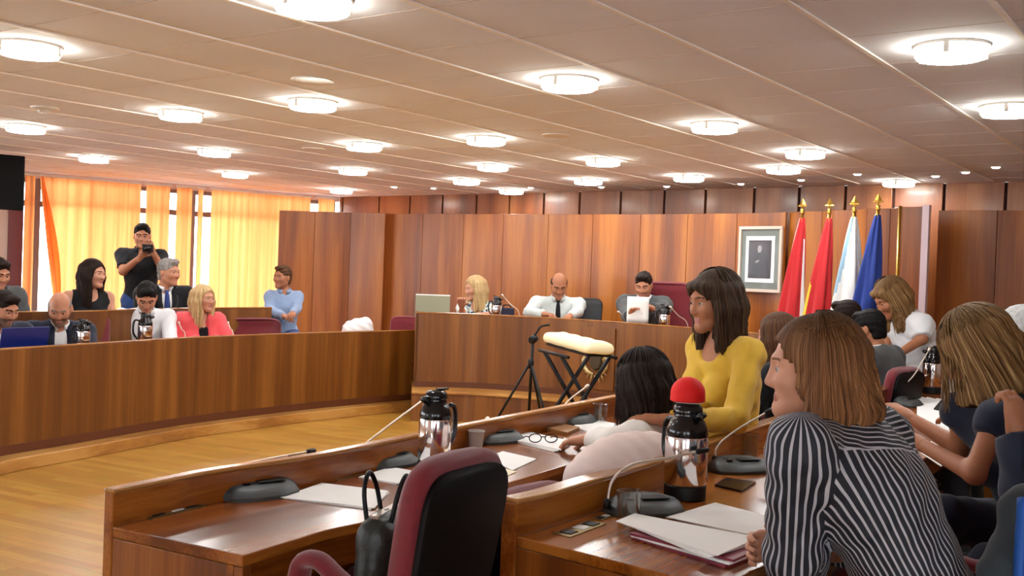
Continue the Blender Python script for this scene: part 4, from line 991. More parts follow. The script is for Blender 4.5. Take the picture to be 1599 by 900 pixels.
sheets('paper_stack', 'papers with black glasses on them near the seated woman in white', 'papers', [(798, 690), (830, 678), (892, 694), (868, 707)], PA, .004, layers=3, group='papers on the desks')
sheets('paper_stack', 'white papers at the hand of the seated woman in white', 'papers', [(892, 668), (925, 656), (965, 664), (935, 680)], PA, .003, layers=2, group='papers on the desks')
sheets('paper_stack', 'white papers under the arms of the blonde woman in navy', 'papers', [(1425, 655), (1455, 622), (1530, 640), (1515, 690)], PA, .003, layers=3, group='papers on the desks')
sheets('paper_stack', 'white papers at the desk edge by the navy knees', 'papers', [(1432, 705), (1450, 690), (1490, 712), (1474, 730)], PA, .004, layers=3, group='papers on the desks')
o = sheets('tablet', 'dark flat tablet keyboard on the papers of the blonde woman in navy', 'tablet', [(1458, 640), (1470, 626), (1512, 634), (1505, 650)], [M['black']], .008, TOP + .0095)
sheets('mobile_phone', 'dark phone lying on the desk before the striped woman', 'phone', [(1116, 760), (1134, 749), (1180, 756), (1158, 770)], [M['black_gloss']], .008)
sheets('wallet', 'small tan wallet on the desk by the microphone near the seated woman', 'wallet', [(848, 672), (866, 664), (905, 672), (886, 681)], [plain('tan_leather', (150, 104, 54), .5)], .015)
# eyeglasses on the papers
p = ath(848, 692, TOP + .0125); gl = thing('eyeglasses', 'black eyeglasses lying on the papers near the seated woman in white', 'glasses', p, math.radians(10))
for s in (-1, 1):
    MB().tube([(s * .034 + .026 * math.cos(a), .0, .02 + .018 * math.sin(a)) for a in np.linspace(0, 6.28, 18)], .0025, 6).build('rim', M['black'], gl, True)
    MB().tube([(s * .06, 0, .025), (s * .062, .09, .012), (s * .058, .12, .003)], .0025, 6).build('temple', M['black'], gl, True)
MB().tube([(-.01, 0, .025), (.01, 0, .025)], .0025, 6).build('bridge', M['black'], gl, True)
# sockets let into the desk tops (parts of the desks)
def socket(desk, px, length, P, wdt=.06):
    p = ath(*px, TOP); a = on_row(P, p); c_, s_ = math.cos(a), math.sin(a)
    o = MB().box((p[0], p[1], TOP + .0015), (length, wdt, .003), a).build('socket_plate', M['dull_brass'], desk); W(o)
    for k in (-.3, .05, .33):
        q = p[:2] + V(c_, s_) * length * k; s = MB().box((0, 0, 0), (length * .2, wdt * .6, .003), a).build('socket_insert', M['white_plastic' if k == .05 else 'black'], o); s.location = (q[0] - row_loc(desk)[0], q[1] - row_loc(desk)[1], TOP + .004)
def row_loc(d): return d.location
socket(row1, (268, 799), .2, R1); socket(row2, (905, 827), .2, R2); socket(row1, (540, 745), .14, R1, .04); socket(row2, (945, 808), .1, R2, .03)
# cable plug by the lip
p = J(496, 752); o = thing('cable_plug', 'small white cable plug with black lead by the lip of the empty desk', 'plug', p)
MB().box((0, 0, .022), (.016, .012, .044)).build('plug_body', M['white_plastic'], o, bevel=.002); MB().tube(spline([(0, 0, .042), (.005, .01, .075), (.04, .04, .085), (.09, .1, .06)], 14), .003, 6).build('lead', M['black'], o, True)
# ================================================================ chairs
def outline(wb, wm, h, rtop):
    pts = []
    for s in np.linspace(0, 1, 9): pts.append((-(wb + (wm - wb) * math.sin(s * math.pi / 2)) / 2, h * .8 * s))
    for a in np.linspace(math.pi, 0, 17)[1:-1]: pts.append((math.copysign(abs(math.cos(a)) ** .42, math.cos(a)) * wm / 2, h * .8 + h * .2 * abs(math.sin(a)) ** .85))
    for s in np.linspace(1, 0, 9): pts.append(((wb + (wm - wb) * math.sin(s * math.pi / 2)) / 2, h * .8 * s))
    return pts
def pad(mb, pts, y0, y1, z0, tilt, curve, mi=0, inset=0.):
    cx = 0; zc = max(p[1] for p in pts) / 2
    def tr(x, y, z): return (x, y + curve * (x * x) * 1.6 - tilt * z, z0 + z)
    n = len(pts); lay = [(1 - .05, y0), (1, y0 + (y1 - y0) * .25), (1, y0 + (y1 - y0) * .75), (1 - .06, y1)]
    vs = []
    for k, y in lay: vs += [tr(x * k, y, zc + (z - zc) * k) for x, z in pts]
    fs = [(i*n+j, i*n+(j+1) % n, (i+1)*n+(j+1) % n, (i+1)*n+j) for i in range(3) for j in range(n)] + [tuple(range(n)), tuple(range(3*n, 4*n))[::-1]]
    # fill caps with a fan so that the curve holds
    fs = fs[:-2]
    for i, y in ((0, y0), (3, y1)):
        k = lay[i][0]; rows = n // 2
        for j in range(rows):
            a, b_, c_, d_ = i*n+j, i*n+j+1, i*n+(n-2-j) , i*n+(n-1-j)
            if c_ > b_: fs.append((a, b_, c_, d_))
            elif b_ == c_ and j + 1 == rows: fs.append((a, b_, d_))
    return mb.add(vs, fs, mi)
def chair(p, facing, label, top=1.0, wid=.48, arms=True, group='burgundy office chairs', seat=.45, floor=0., armz=(-.1, -.1), armk=1.):
    rz = math.atan2(-facing[0], facing[1]); o = thing('office_chair', label, 'chair', (p[0], p[1], floor), rz, group); bh = top - .5
    pts = outline(wid * .86, wid, bh, .1)
    pad(MB(), pts, -.27, -.208, .5, .16, -.35).build('backrest', M['burgundy'], o, True, auto=1.0)
    pad(MB(), [(x * .94, z * .93 + .005) for x, z in pts], -.296, -.268, .5, .16, -.35).build('back_shell', M['black_shell'], o, True, auto=1.0)
    vs, fs = mesh_sdf([ell((0, .03, seat), (.25, .26, .06)), cone((-.16, .2, seat), (.16, .2, seat), .055), cone((-.16, -.12, seat), (.16, -.12, seat), .055)], .014); pymesh('seat', vs, fs, M['burgundy'], o, rebase=False)
    MB().box((0, -.235, .48), (.09, .03, .22)).build('back_bar', M['black'], o, bevel=.006)
    if arms:
        for s in (-1, 1):
            dz = armz[0 if s < 0 else 1]; path = spline([(s*.235, -.27, .715), (s*.262, -.21, .71), (s*.278, -.1, .745), (s*.282, .0, .78), (s*.28, .075, .77), (s*.272, .11, .72)], 24); ax_ = wid / .48; path = [V(p_[0] * ax_, -.27 + (p_[1] + .27) * armk, p_[2] + dz) for p_ in path]
            MB().tube(path, [.024] * 24, 12, flat=(1.25, .85)).build('armrest', M['burgundy'], o, True)
            MB().tube(spline([(s*.272*ax_, -.27 + .36 * armk, .70 + dz), (s*.27*ax_, -.27 + .35 * armk, .57), (s*.2*ax_, -.02, .43)], 10), .011, 8).build('arm_post', M['steel'], o, True)
    MB().lathe([(.035, .08), (.035, .25), (.022, .26), (.022, .41)], n=16).build('column', M['black'], o, True, auto=.6)
    for k in range(5):
        a = k * 1.2566; l = MB().tube([(0, 0, .1), (.15 * math.cos(a), .15 * math.sin(a), .085), (.28 * math.cos(a), .28 * math.sin(a), .06)], [.03, .024, .016], 8, flat=(1, .7)).build('base_leg', M['black'], o, True)
        MB().lathe([(0, 0), (.02, .002), (.026, .025), (.02, .045), (0, .05)], (.28 * math.cos(a), .28 * math.sin(a), 0), 12).build('caster', M['black'], l, True)
    return o
NF = V(-.81, .58)
q = at(660, 790, 2.5); CF = nrm(V(-.86, .51)); chair(q[:2] + CF * .235, CF, 'empty burgundy office chair with black back shell at the front desk, nearest the camera', 1.01, .37, armz=(-.02, -.13), armk=.62)
# handbag on that chair
hb = at(602, 830, 2.62); hb[2] = .53
o = thing('handbag', 'dark patterned handbag with looped handles on the nearest burgundy chair', 'handbag', hb, math.radians(75)); o.scale = (.8, 1, 1.02)
bm_ = plain('patterned_leather', (34, 40, 36), .45, var=.6, vscale=45, bump=.6, bscale=60)
vs, fs = mesh_sdf([cone((-.1, 0, .05), (.1, 0, .05), .07, .07, .02), cone((-.085, 0, .24), (.085, 0, .24), .045, .045, .05), ell((0, 0, .14), (.15, .065, .14), k=.04), minus(halfcut((0, 0, .0), (0, 0, -1)))], .008); pymesh('bag_body', vs, fs, bm_, o, rebase=False)
for s in (-1, 1): MB().tube(spline([(-.06, s*.03, .26), (-.05, s*.045, .34), (0, s*.05, .38), (.05, s*.045, .34), (.06, s*.03, .26)], 20), .0065, 8).build('handle', M['black'], o, True)
MB().box((0, 0, .288), (.19, .02, .008)).build('zip', M['steel'], o)
# second chair of the row and the chair with the jacket
q = at(775, 800, 3.15); chair(q[:2] + NF * .2, NF, 'burgundy office chair mostly hidden between the nearest chair back and the desk end', .80, .46)
JC = at(945, 760, 3.62)[:2]
ch13 = chair(JC + NF * .22, NF, 'burgundy office chair of the woman in white, covered by a pale jacket', .86, .5, arms=False)
jt = thing('jacket', 'pale pinkish jacket draped over the chair back of the woman in white', 'jacket', (*JC, .5), 0)
rt13 = V(NF[1], -NF[0]); P_ = []
for u in np.linspace(-.235, .235, 8):
    b_ = JC + rt13 * u + NF * (.02 - .45 * u * u)
    P_.append(cone((*(b_ - NF * .02), .50), (*(b_ - NF * .085), .80 - .4 * u * u), .11, .088, .05))
for s in (-1, 1):
    b_ = JC + rt13 * s * .2; P_.append(cone((*(b_ - NF * .10), .78), (*(b_ - NF * .13 + rt13 * s * .04), .50), .05, .042, .03))
P_.append(minus(halfcut((0, 0, .47), (0, 0, -1)), .01))
vs, fs = mesh_sdf(P_, .011, lambda D, X, Y, Z: D + .012 * np.sin((X * rt13[0] + Y * rt13[1]) * 62 + 5 * np.sin(Z * 7)) * np.clip((.9 - Z) * 4, .2, 1) + .004 * np.sin(Z * 45 + X * 30 - Y * 22))
pymesh('jacket_body', vs, fs, M['jacket'], jt)
# chairs glimpsed elsewhere
def chair_px(x, ytop, Y, f, label, wid=.48, top=None, floor=0., arms=True):
    p = at(x, ytop, Y); return chair(p[:2] + np.array(f) * .25, f, label, (top or p[2]) - floor, wid, arms, floor=floor)
LF = V(.62, -.78)
chair_px(128, 487, 8.5, LF, 'burgundy chair back behind the bald bearded man', .5); chair_px(272, 486, 9.45, LF, 'burgundy chair between the white-shirted man and the woman in coral', .5)
chair_px(400, 497, 10.25, LF, 'empty burgundy chair between the woman in coral and the person in denim', .62)
chair_px(634, 494, 11.2, V(.1, -1), 'burgundy chair partly seen at the left end of the dais', .34, floor=.0, arms=False)
chair_px(1043, 440, 10.05, V(-.1, -1), 'tall burgundy high-backed chair at the dais, behind the man with the sheet', .56, floor=.285)
chair_px(1393, 572, 6.55, V(-.75, .66), 'burgundy chair of the man in the grey suit, by the white blouse', .5)
chair_px(1214, 494, 5.9, V(-.75, .66), 'burgundy chair behind the yellow-dressed woman', .4)
chair_px(1575, 760, 3.3, V(-.8, .6), 'burgundy office chair at the right edge with pale curved armrests', .5, top=.9)
chair_px(1640, 850, 2.5, V(-.8, .6), 'burgundy office chair at the lower right corner under the denim jacket', .44, top=.84, arms=False)
q = at(914, 466, 10.75); b_ = chair(q[:2] + V(0, -.1), V(-.1, -1), 'black chair back beside the bald man at the dais', q[2] - .285, .34, False, None, floor=.285)
for c_ in kids(b_):
    if c_.name.startswith('backrest'): c_.data.materials[0] = plain('black_leather', (24, 24, 28), .5)
# ================================================================ things on far desks
q = on_desk(DAi, 680, .26, .94); o = thing('laptop', 'open laptop with greenish grey lid at the left end of the dais', 'laptop', q, .05)
MB().box((0, .05, .009), (.34, .23, .016)).build('keyboard_base', M['black'], o, bevel=.004)
l_ = MB().box((0, 0, 0), (.345, .012, .235)).build('lid', M['screen_back'], o, bevel=.004); l_.location = (0, -.075, .135); l_.rotation_euler = (math.radians(-8), 0, 0)
MB().box((0, .0, .108), (.345, .014, .012)).build('lid_edge', M['white_plastic'], l_)
q = on_desk(DAi, 781, .30, .94); o = thing('document_case', 'dark navy case standing behind the jug at the dais', 'case', q, .1)
MB().box((0, 0, .07), (.15, .07, .14)).build('case_body', plain('navy_case', (20, 20, 52), .5), o, bevel=.01); MB().tube(spline([(-.04, 0, .14), (-.03, 0, .165), (.03, 0, .165), (.04, 0, .14)], 12), .006, 8).build('handle', M['black'], o, True)
q = on_desk(LDi, 60, .16, .72); o = thing('laptop', 'dark blue laptop lid in front of the man at far left', 'laptop', q, math.radians(58))
MB().box((0, .1, .01), (.36, .24, .018)).build('keyboard_base', M['black'], o, bevel=.004); l_ = MB().box((0, 0, .0), (.36, .012, .2)).build('lid', M['blue_lid'], o, bevel=.004); l_.location = (0, -.04, .115); l_.rotation_euler = (math.radians(12), 0, 0)
q = on_desk(LDi, 572, .1, .72); o = thing('bag', 'folded white plastic bundle on the far end of the curved desk', 'bag', q, math.radians(50))
vs, fs = mesh_sdf([cone((-.12, 0, .07), (.12, .02, .07), .07, .07, .03), cone((-.1, .0, .13), (.1, .0, .16), .055, .06, .04), ell((0, 0, .1), (.17, .09, .09), k=.04), minus(halfcut((0, 0, .0), (0, 0, -1)))], .01, lambda D, X, Y, Z: D + .006 * np.sin(X * 40 + Z * 60) * np.sin(Y * 50 - Z * 30)); pymesh('bundle', vs, fs, M['white_bag'], o, rebase=False)
MB().box((0, -.085, .03), (.28, .012, .05)).build('strap', M['kraft'], o, bevel=.004)
q = on_desk(RDi, 40, .15, .93); o = thing('paper_stack', 'white papers on the rear desk at far left', 'papers', q, .6, 'papers on the desks')
for k in range(3): MB().box((0, 0, .006 + k * .012), (.3, .22, .011), k * .1).build('sheet', M['paper'], o)
# loose sheet at the denim person
q = on_desk(LDi, 470, .2, .72); o = thing('document_folder', 'grey-green folder on the desk in front of the person in denim', 'folder', q, .9); MB().box((0, 0, .02), (.5, .3, .04)).build('folder_cover', plain('sage_card', (120, 122, 100), .7), o, bevel=.004); MB().box((0, 0, .02), (.48, .305, .03)).build('pages', M['paper'], o)
# ================================================================ covered keyboard, stand, tripod
ka, kb = at(868, 528, 8.8), at(938, 546, 7.85); kd = nrm((kb - ka)[:2]); kn = V(-kd[1], kd[0]); kl = np.linalg.norm((kb - ka)[:2]); km = (ka + kb) / 2; kz = km[2]
o = thing('keyboard_instrument', 'keyboard under a cream cloth cover on a black crossed stand', 'keyboard', (km[0], km[1], kz - .05), math.atan2(kd[1], kd[0]))
vs, fs = mesh_sdf([cone((-kl/2 + .03, y, .05), (kl/2 - .03, y, .05), .042, .042, .05) for y in (-.08, -.04, 0, .04, .08)] + [minus(halfcut((0, 0, .012), (0, 0, -1)), .01)], .012, lambda D, X, Y, Z: D + .003 * np.sin(X * 22) * np.sin(Y * 30 + Z * 20)); pymesh('cloth_cover', vs, fs, M['cream'], o, rebase=False)
MB().box((0, 0, .006), (kl - .06, .2, .03)).build('keyboard_case', M['black'], o, bevel=.006)
o.rotation_euler = (0, math.atan2(ka[2] - kb[2], kl), math.atan2(kd[1], kd[0]))
s_ = thing('keyboard_stand', 'black crossed-leg stand under the cream covered keyboard', 'stand', (km[0], km[1], 0), math.atan2(kd[1], kd[0])); zt = kz - .085
for dx in (-.2, .2):
    for s in (-1, 1):
        MB().tube([(dx + s * .012, -s * .3, .02), (dx + s * .012, s * .2, zt)], .018, 8).build('leg', M['black'], s_, True)
for y in (-.2, .2): MB().tube([(-.34, y, zt), (.34, y, zt)], .014, 8).build('support_rail', M['black'], s_, True)
for y in (-.3, .3): MB().tube([(-.3, y, .02), (.3, y, .02)], .016, 8).build('foot_rail', M['black'], s_, True)
tb = at(829, 560, 8.9); o = thing('tripod_stand', 'thin black tripod microphone stand left of the cream covered keyboard', 'tripod', (tb[0], tb[1], 0))
top_ = at(833, 530, 8.9)[2]; MB().tube([(0, 0, .25), (.012, 0, top_)], .013, 8).build('pole', M['black'], o, True)
MB().tube([(.0, 0, .62), (.002, 0, .70)], .026, 10).build('collar', M['black'], o, True)
for a in (math.radians(185), math.radians(305), math.radians(65)): MB().tube([(.0, 0, .68), (.36 * math.cos(a), .36 * math.sin(a), .015)], .011, 8).build('leg', M['black'], o, True)
MB().tube([(.0, -.02, top_ - .01), (.03, .02, top_ + .01)], .034, 12).build('clutch', M['black'], o, True)
MB().tube(spline([(-.02, 0, top_ - .03), (.035, 0, top_ + .05), (.075, 0, top_ + .11), (.15, 0, top_ + .13)], 14), .009, 8).build('boom', M['black'], o, True)
# ================================================================ portrait and flags
q = at(1188, 405, 9.2); SCP = [V(1.22, 10.1) * KS, V(1.67, 9.75) * KS, V(2.05, 9.38) * KS, V(2.36, 9.03) * KS]
q2, t = on_poly(SCP, 1190); n_ = V(t[1], -t[0]); Yp = q2[1] - .1; zc = at(1188, 405, Yp)[2]
q2 = q2 + n_ * .035
o = thing('framed_portrait', 'framed dark portrait photograph in a pale wooden frame on the screen wall', 'picture', (q2[0], q2[1], zc), math.atan2(t[1], t[0])); fw_, fh_ = .47, .61
fm = plain('pale_frame', (206, 186, 168), .4)
for c_, d_ in (((0, -.02, fh_/2), (fw_ + .03, .03, .03)), ((0, -.02, -fh_/2), (fw_ + .03, .03, .03)), ((-fw_/2, -.02, 0), (.03, .03, fh_ - .03)), ((fw_/2, -.02, 0), (.03, .03, fh_ - .03))): MB().box(c_, d_).build('frame_rail', fm, o, bevel=.004)
MB().box((0, -.012, 0), (fw_ - .03, .012, fh_ - .03)).build('mount', plain('grey_mount', (112, 118, 112), .7), o)
MB().box((0, -.02, 0), (.33, .006, .45)).build('inner_mat', M['paper'], o); MB().box((0, -.0245, 0), (.26, .004, .37)).build('photograph', plain('dark_print', (58, 50, 56), .4, var=.25, vscale=9), o)
def flatshape(name, pts, y, m_): MB().add([(x, y, z) for x, z in pts] + [(x, y + .002, z) for x, z in pts], [tuple(range(len(pts)))] + [(i, (i+1) % len(pts), len(pts)+(i+1) % len(pts), len(pts)+i) for i in range(len(pts))]).build(name, m_, o)
flatshape('figure_suit', [(-.1, -.17), (.1, -.17), (.085, .0), (.05, .055), (.0, .065), (-.04, .055), (-.085, .0)], -.029, plain('print_black', (40, 34, 40), .4))
flatshape('figure_face', [(.0 + .024 * math.cos(a), .1 + .036 * math.sin(a)) for a in np.linspace(0, 6.28, 14)[:-1]], -.0305, plain('print_grey', (150, 142, 142), .4))
flatshape('figure_hand', [(-.045, -.02), (-.005, -.005), (.0, -.02), (-.04, -.035)], -.0305, bpy.data.materials['print_grey'])
MB().box((0, -.034, 0), (fw_ - .02, .003, fh_ - .02)).build('glazing', glassy('picture_glass', (1, 1, 1, 1), .0, .04), o)
def flag_mat(name, fn):
    m, nt, b = _mat(name); b.inputs['Roughness'].default_value = .7; return m
FC = dict(red=plain('flag_red', (190, 18, 26), .75, sheen=.2), white=plain('flag_white', (232, 232, 226), .75, sheen=.2), yellow=plain('flag_yellow', (236, 190, 40), .75, sheen=.2), blue=plain('flag_blue', (16, 52, 140), .75, sheen=.2), sky=plain('flag_sky', (150, 186, 206), .75, sheen=.2))
def flag(xp, ytip, Y, label, paint, mats, ybot, wbot, shift=-.02, bare=False):
    tip = at(xp, ytip, Y); o = thing('flag', label, 'flag pole' if bare else 'flag', (tip[0], tip[1], 0), math.atan2(-.75, .66) * 0 + -.5, 'flags on brass poles'); h = tip[2]
    MB().tube([(0, 0, .05), (0, 0, h - .12)], .012, 10).build('pole', M['brass'], o, True)
    MB().lathe([(.14, 0), (.14, .02), (.05, .05), (.03, .09), (.02, .12)], n=28).build('pole_base', M['brass'], o, True, auto=.6)
    if not bare:
        f_ = MB(); f_.lathe([(.012, 0), (.022, .008), (.01, .02), (.018, .03), (.008, .04)], (0, 0, h - .125), 14)
        f_.build('finial_knob', M['brass'], o, True)
        MB().add([(0, 0, h), (-.026, 0, h - .05), (0, -.01, h - .05), (.026, 0, h - .05), (0, .01, h - .05), (0, 0, h - .09)], [(0, 1, 2), (0, 2, 3), (0, 3, 4), (0, 4, 1), (5, 2, 1), (5, 3, 2), (5, 4, 3), (5, 1, 4)]).build('spearhead', M['brass'], o)
        MB().box((0, 0, h - .062), (.07, .012, .012)).build('cross_bar', M['brass'], o, bevel=.003)
        zb = at(xp, ybot, Y)[2]; zt = h - .16; nz_, na = 40, 72; rows = []; cols = []
        for i in range(nz_ + 1):
            t_ = i / nz_; row = []; wv = .018 + (wbot - .018) * t_ ** .85
            for j in range(na + 1):
                u = j / na; a = 2 * math.pi * u
                rr_ = wv * (1 + .16 * math.sin(5 * a + 2 * t_) + .08 * math.sin(9 * a - 3 * t_)); 
                row.append((shift * t_ * 3.2 - .012 * t_ + rr_ * math.cos(a), rr_ * .62 * math.sin(a), zt - (zt - zb) * t_ - .02 * math.sin(a * 2) * t_))
            rows.append(row)
        mb = MB(); mb.grid(rows); mb.mi = [paint((i + .5) / nz_, (j + .5) / na) for i in range(nz_) for j in range(na)]
        mb.build('flag_cloth', mats, o, True)
        MB().tube([(0, 0, zt + .01), (shift, 0, zt - .01)], .008, 8).build('tie_cord', M['brass'], o, True)
    return o
# u: .5 = left seen edge, .75 = front, 0/1 = right edge
flag(1254, 310, 8.45, 'red flag with white edges on a brass pole, nearest the portrait', lambda t, u: 1 if (u > .48 and u < .6 and t < .38 + (u - .48)) or (u > .93 and t > .2) else 0, [FC['red'], FC['white']], 505, .11)
flag(1296, 309, 8.15, 'red and yellow flag on a brass pole, second from the portrait', lambda t, u: 1 if .5 < u < .64 and t > .55 + (u - .5) * .5 else 0, [FC['red'], FC['yellow']], 505, .11)
flag(1335, 306, 7.9, 'white flag with a pale blue fold on a brass pole, third from the portrait', lambda t, u: 1 if .6 < u + t * .12 < .72 and t < .75 else 0, [FC['white'], FC['sky']], 500, .13, -.005)
f4 = flag(1372, 302, 7.7, 'dark blue flag on a brass pole behind the woman in the white blouse', lambda t, u: 1 if abs(t - .82) < .03 and .55 < u < .62 else 0, [FC['blue'], FC['yellow']], 515, .12)
flag(1407, 296, 7.55, 'bare brass flag pole without a cloth, right of the blue flag', None, None, 0, 0, bare=True)
# ================================================================ people
def stripe_mat():
    m, nt, b = _mat('striped_cotton'); N = nt.nodes; L = nt.links
    def attr(n):
        a = N.new('ShaderNodeAttribute'); a.attribute_name = n; s = N.new('ShaderNodeSeparateXYZ'); L.new(a.outputs['Vector'], s.inputs[0]); return s
    def mth(op, *v):
        n = N.new('ShaderNodeMath'); n.operation = op
        for i, q in enumerate(v):
            if isinstance(q, (int, float)): n.inputs[i].default_value = q
            else: L.new(q, n.inputs[i])
        return n.outputs[0]
    s, k = attr('stripe'), attr('smask')
    pick = lambda mask, a_, b_: mth('ADD', mth('MULTIPLY', mask, a_), mth('MULTIPLY', mth('SUBTRACT', 1., mask), b_))
    yk = mth('GREATER_THAN', k.outputs[0], 0.); sl = mth('GREATER_THAN', k.outputs[1], 0.)
    f = pick(sl, s.outputs[2], pick(yk, s.outputs[1], s.outputs[0]))
    fr = mth('FRACT', mth('MULTIPLY', f, 62.))
    seam = mth('LESS_THAN', mth('ABSOLUTE', k.outputs[0]), .0028); seam = mth('MULTIPLY', seam, mth('SUBTRACT', 1., sl))
    on = mth('MAXIMUM', mth('LESS_THAN', fr, .32), seam)
    mx = N.new('ShaderNodeMix'); mx.data_type = 'RGBA'; L.new(on, mx.inputs[0]); mx.inputs[6].default_value = sr(20, 22, 34); mx.inputs[7].default_value = sr(178, 176, 182)
    L.new(mx.outputs[2], b.inputs['Base Color']); b.inputs['Roughness'].default_value = .7; return m
def patch_mat():
    m, nt, b = _mat('patterned_blouse'); N = nt.nodes; L = nt.links
    a = N.new('ShaderNodeAttribute'); a.attribute_name = 'stripe'; n = N.new('ShaderNodeTexNoise'); n.inputs['Scale'].default_value = 16; n.inputs['Detail'].default_value = 2; L.new(a.outputs['Vector'], n.inputs['Vector'])
    r = N.new('ShaderNodeValToRGB'); r.color_ramp.interpolation = 'CONSTANT'; e = r.color_ramp.elements; e[0].color = sr(40, 70, 100); e[1].position = .4; e[1].color = sr(220, 228, 224)
    k = e.new(.56); k.color = sr(150, 190, 190); k = e.new(.62); k.color = sr(30, 36, 50); L.new(n.outputs['Fac'], r.inputs['Fac']); L.new(r.outputs['Color'], b.inputs['Base Color']); b.inputs['Roughness'].default_value = .8; return m
CL = dict(navy=cloth('navy_wool', (26, 32, 50)), black=cloth('black_cotton', (16, 16, 20)), white=cloth('white_cotton', (222, 224, 226), var=.03), pale=cloth('pale_grey_shirt', (196, 204, 200), var=.04),
          coral=cloth('coral_cotton', (222, 84, 88)), denim=cloth('light_denim', (136, 156, 186)), jeans=cloth('blue_jeans', (44, 72, 128)), grey=cloth('grey_wool', (72, 74, 74)), yellow=cloth('mustard_knit', (208, 166, 54), var=.08),
          cream=cloth('white_blouse', (226, 220, 212), var=.03), dark=cloth('dark_trousers', (22, 22, 28)), bluetie=cloth('blue_tie', (44, 62, 120)), blacktie=cloth('black_tie', (18, 18, 24)), stripe=stripe_mat(), patch=patch_mat(), denimdark=cloth('dark_denim', (52, 60, 66)))
LF = V(.8, -.6)
shirt = lambda m, **k: dict(dict(mat=CL[m], collar=True), **k)
person('man at the left edge in the back row, dark hair, face turned down', at(-2, 427, 8.5), (.75, -.55, -.3), LF, .15, hair='dark', top=shirt('pale'), jacket=dict(mat=CL['grey']), legmat=CL['dark'], trunk=.46)
person('bearded dark-haired man in navy jacket looking down at the far left laptop', at(8, 482, 7.45), (.8, -.4, -.35), LF, .2, hair='dark', beard=True, top=shirt('white'), jacket=dict(mat=CL['navy']), legmat=CL['dark'], trunk=.46, skin='warm')
HP = at(93, 482, 8.0)
person('balding grey-bearded man in navy suit and open white shirt at the curved desk', HP, (.3, -.85, -.42), V(.55, -.83), .22, hair='grey', hairstyle='balding', beard=True, top=shirt('white', v=(.03, .1)), jacket=dict(mat=CL['navy'], v=(.08, .36)), legmat=CL['dark'], trunk=.46, scale=1.02,
       arms=dict(elR=HP + V(-.26, -.22, -.46), elL=HP + V(.3, -.08, -.46), wrR=HP + V(.08, -.42, -.45), wrL=HP + V(.22, -.4, -.45)))
HP = at(146, 427, 9.15)
person('woman with long dark hair and black sleeveless top in the back row', HP, (.93, -.3, -.05), V(.65, -.75), .1, False, hair='dark', hairstyle='long', hlen=.3, top=dict(mat=CL['black'], sleeve=0, scoop=.07), legmat=CL['dark'], trunk=.48, skin='fair', scale=1.03, bust=True)
HP = at(222, 368, 10.5)
person('standing man in black polo shirt and jeans filming with a camera before the curtains', HP, (.3, -.93, -.15), V(.2, -.97), .02, pose='stand', hair='black', top=dict(mat=CL['black'], sleeve=.75, collar=True, hem=-.06), legmat=CL['jeans'], trunk=.52, scale=1.0, skin='warm',
       arms=dict(elR=at(192, 424, 10.35), wrR=at(219, 402, 10.1), elL=at(255, 424, 10.35), wrL=at(238, 392, 10.12)), hands=(.8, .9), handdir=(V(.6, -.3, .7), V(-.2, -.3, .9)))
c_ = at(231, 388, 10.05); o = thing('video_camera', 'small dark camera held at the mouth of the standing man', 'camera', c_, .3); MB().box((0, 0, 0), (.1, .08, .075)).build('camera_body', M['black'], o, bevel=.01); MB().tube([(0, -.03, 0), (0, -.1, 0)], [.034, .03], 16).build('lens', M['black_gloss'], o, True)
HP = at(264, 425, 9.95)
person('grey-haired man in dark suit and blue tie seated in front of the standing man', HP, (.9, -.42, -.05), V(.5, -.85), .08, hair='grey', top=shirt('white'), jacket=dict(mat=CL['black'], v=(.085, .36)), tie=CL['bluetie'], legmat=CL['dark'], trunk=.5, scale=1.06)
HP = at(229, 464, 9.0)
person('black-haired man in white shirt looking down at the curved desk', HP, (.3, -.78, -.6), V(.5, -.86), .24, hair='black', top=shirt('white'), legmat=CL['dark'], trunk=.46, skin='warm', scale=1.05,
       arms=dict(elR=HP + V(-.28, -.2, -.46), elL=HP + V(.28, -.15, -.47), wrR=HP + V(-.1, -.44, -.44), wrL=HP + V(.16, -.42, -.44)))
HP = at(318, 466, 9.35)
person('long-haired blonde woman in coral jacket at the curved desk', HP, (.88, -.48, .0), V(.6, -.8), .12, False, hair='blonde', hairstyle='long', hlen=.27, top=dict(mat=CL['black'], scoop=.08, sleeve=1), jacket=dict(mat=CL['coral'], v=(.07, .4), lapel=False), legmat=CL['dark'], trunk=.46, skin='fair', bust=True,
       arms=dict(elR=HP + V(-.22, -.16, -.44), elL=HP + V(.27, .0, -.42), wrR=HP + V(.08, -.34, -.36), wrL=HP + V(.17, -.3, -.35)))
HP = at(441, 433, 10.9)
person('short-haired person in pale denim shirt and jeans seated against the wooden screen', HP, (-.5, -.86, .0), V(.25, -.97), .04, False, hair='brown', hairstyle='short', top=shirt('denim'), legmat=CL['jeans'], trunk=.5, skin='tan', scale=.98, shw=.145,
       arms=dict(elR=at(420, 484, 10.8), elL=at(463, 482, 10.85), wrR=at(444, 494, 10.5), wrL=at(457, 490, 10.52)))
HP = at(741, 450, 10.95)
person('long-haired blonde woman in patterned blouse at the left of the dais', HP, (-.85, -.5, -.15), V(-.25, -.95), .1, False, hair='blonde', hairstyle='long', hlen=.24, top=dict(mat=CL['patch'], sleeve=.9, scoop=.07), legmat=CL['dark'], trunk=.46, skin='fair', bust=True, scale=1.06,
       arms=dict(elR=at(722, 489, 10.7), wrR=at(721, 477, 10.6), elL=at(768, 492, 10.75), wrL=at(750, 492, 10.6)))
HP = at(873, 446, 10.8)
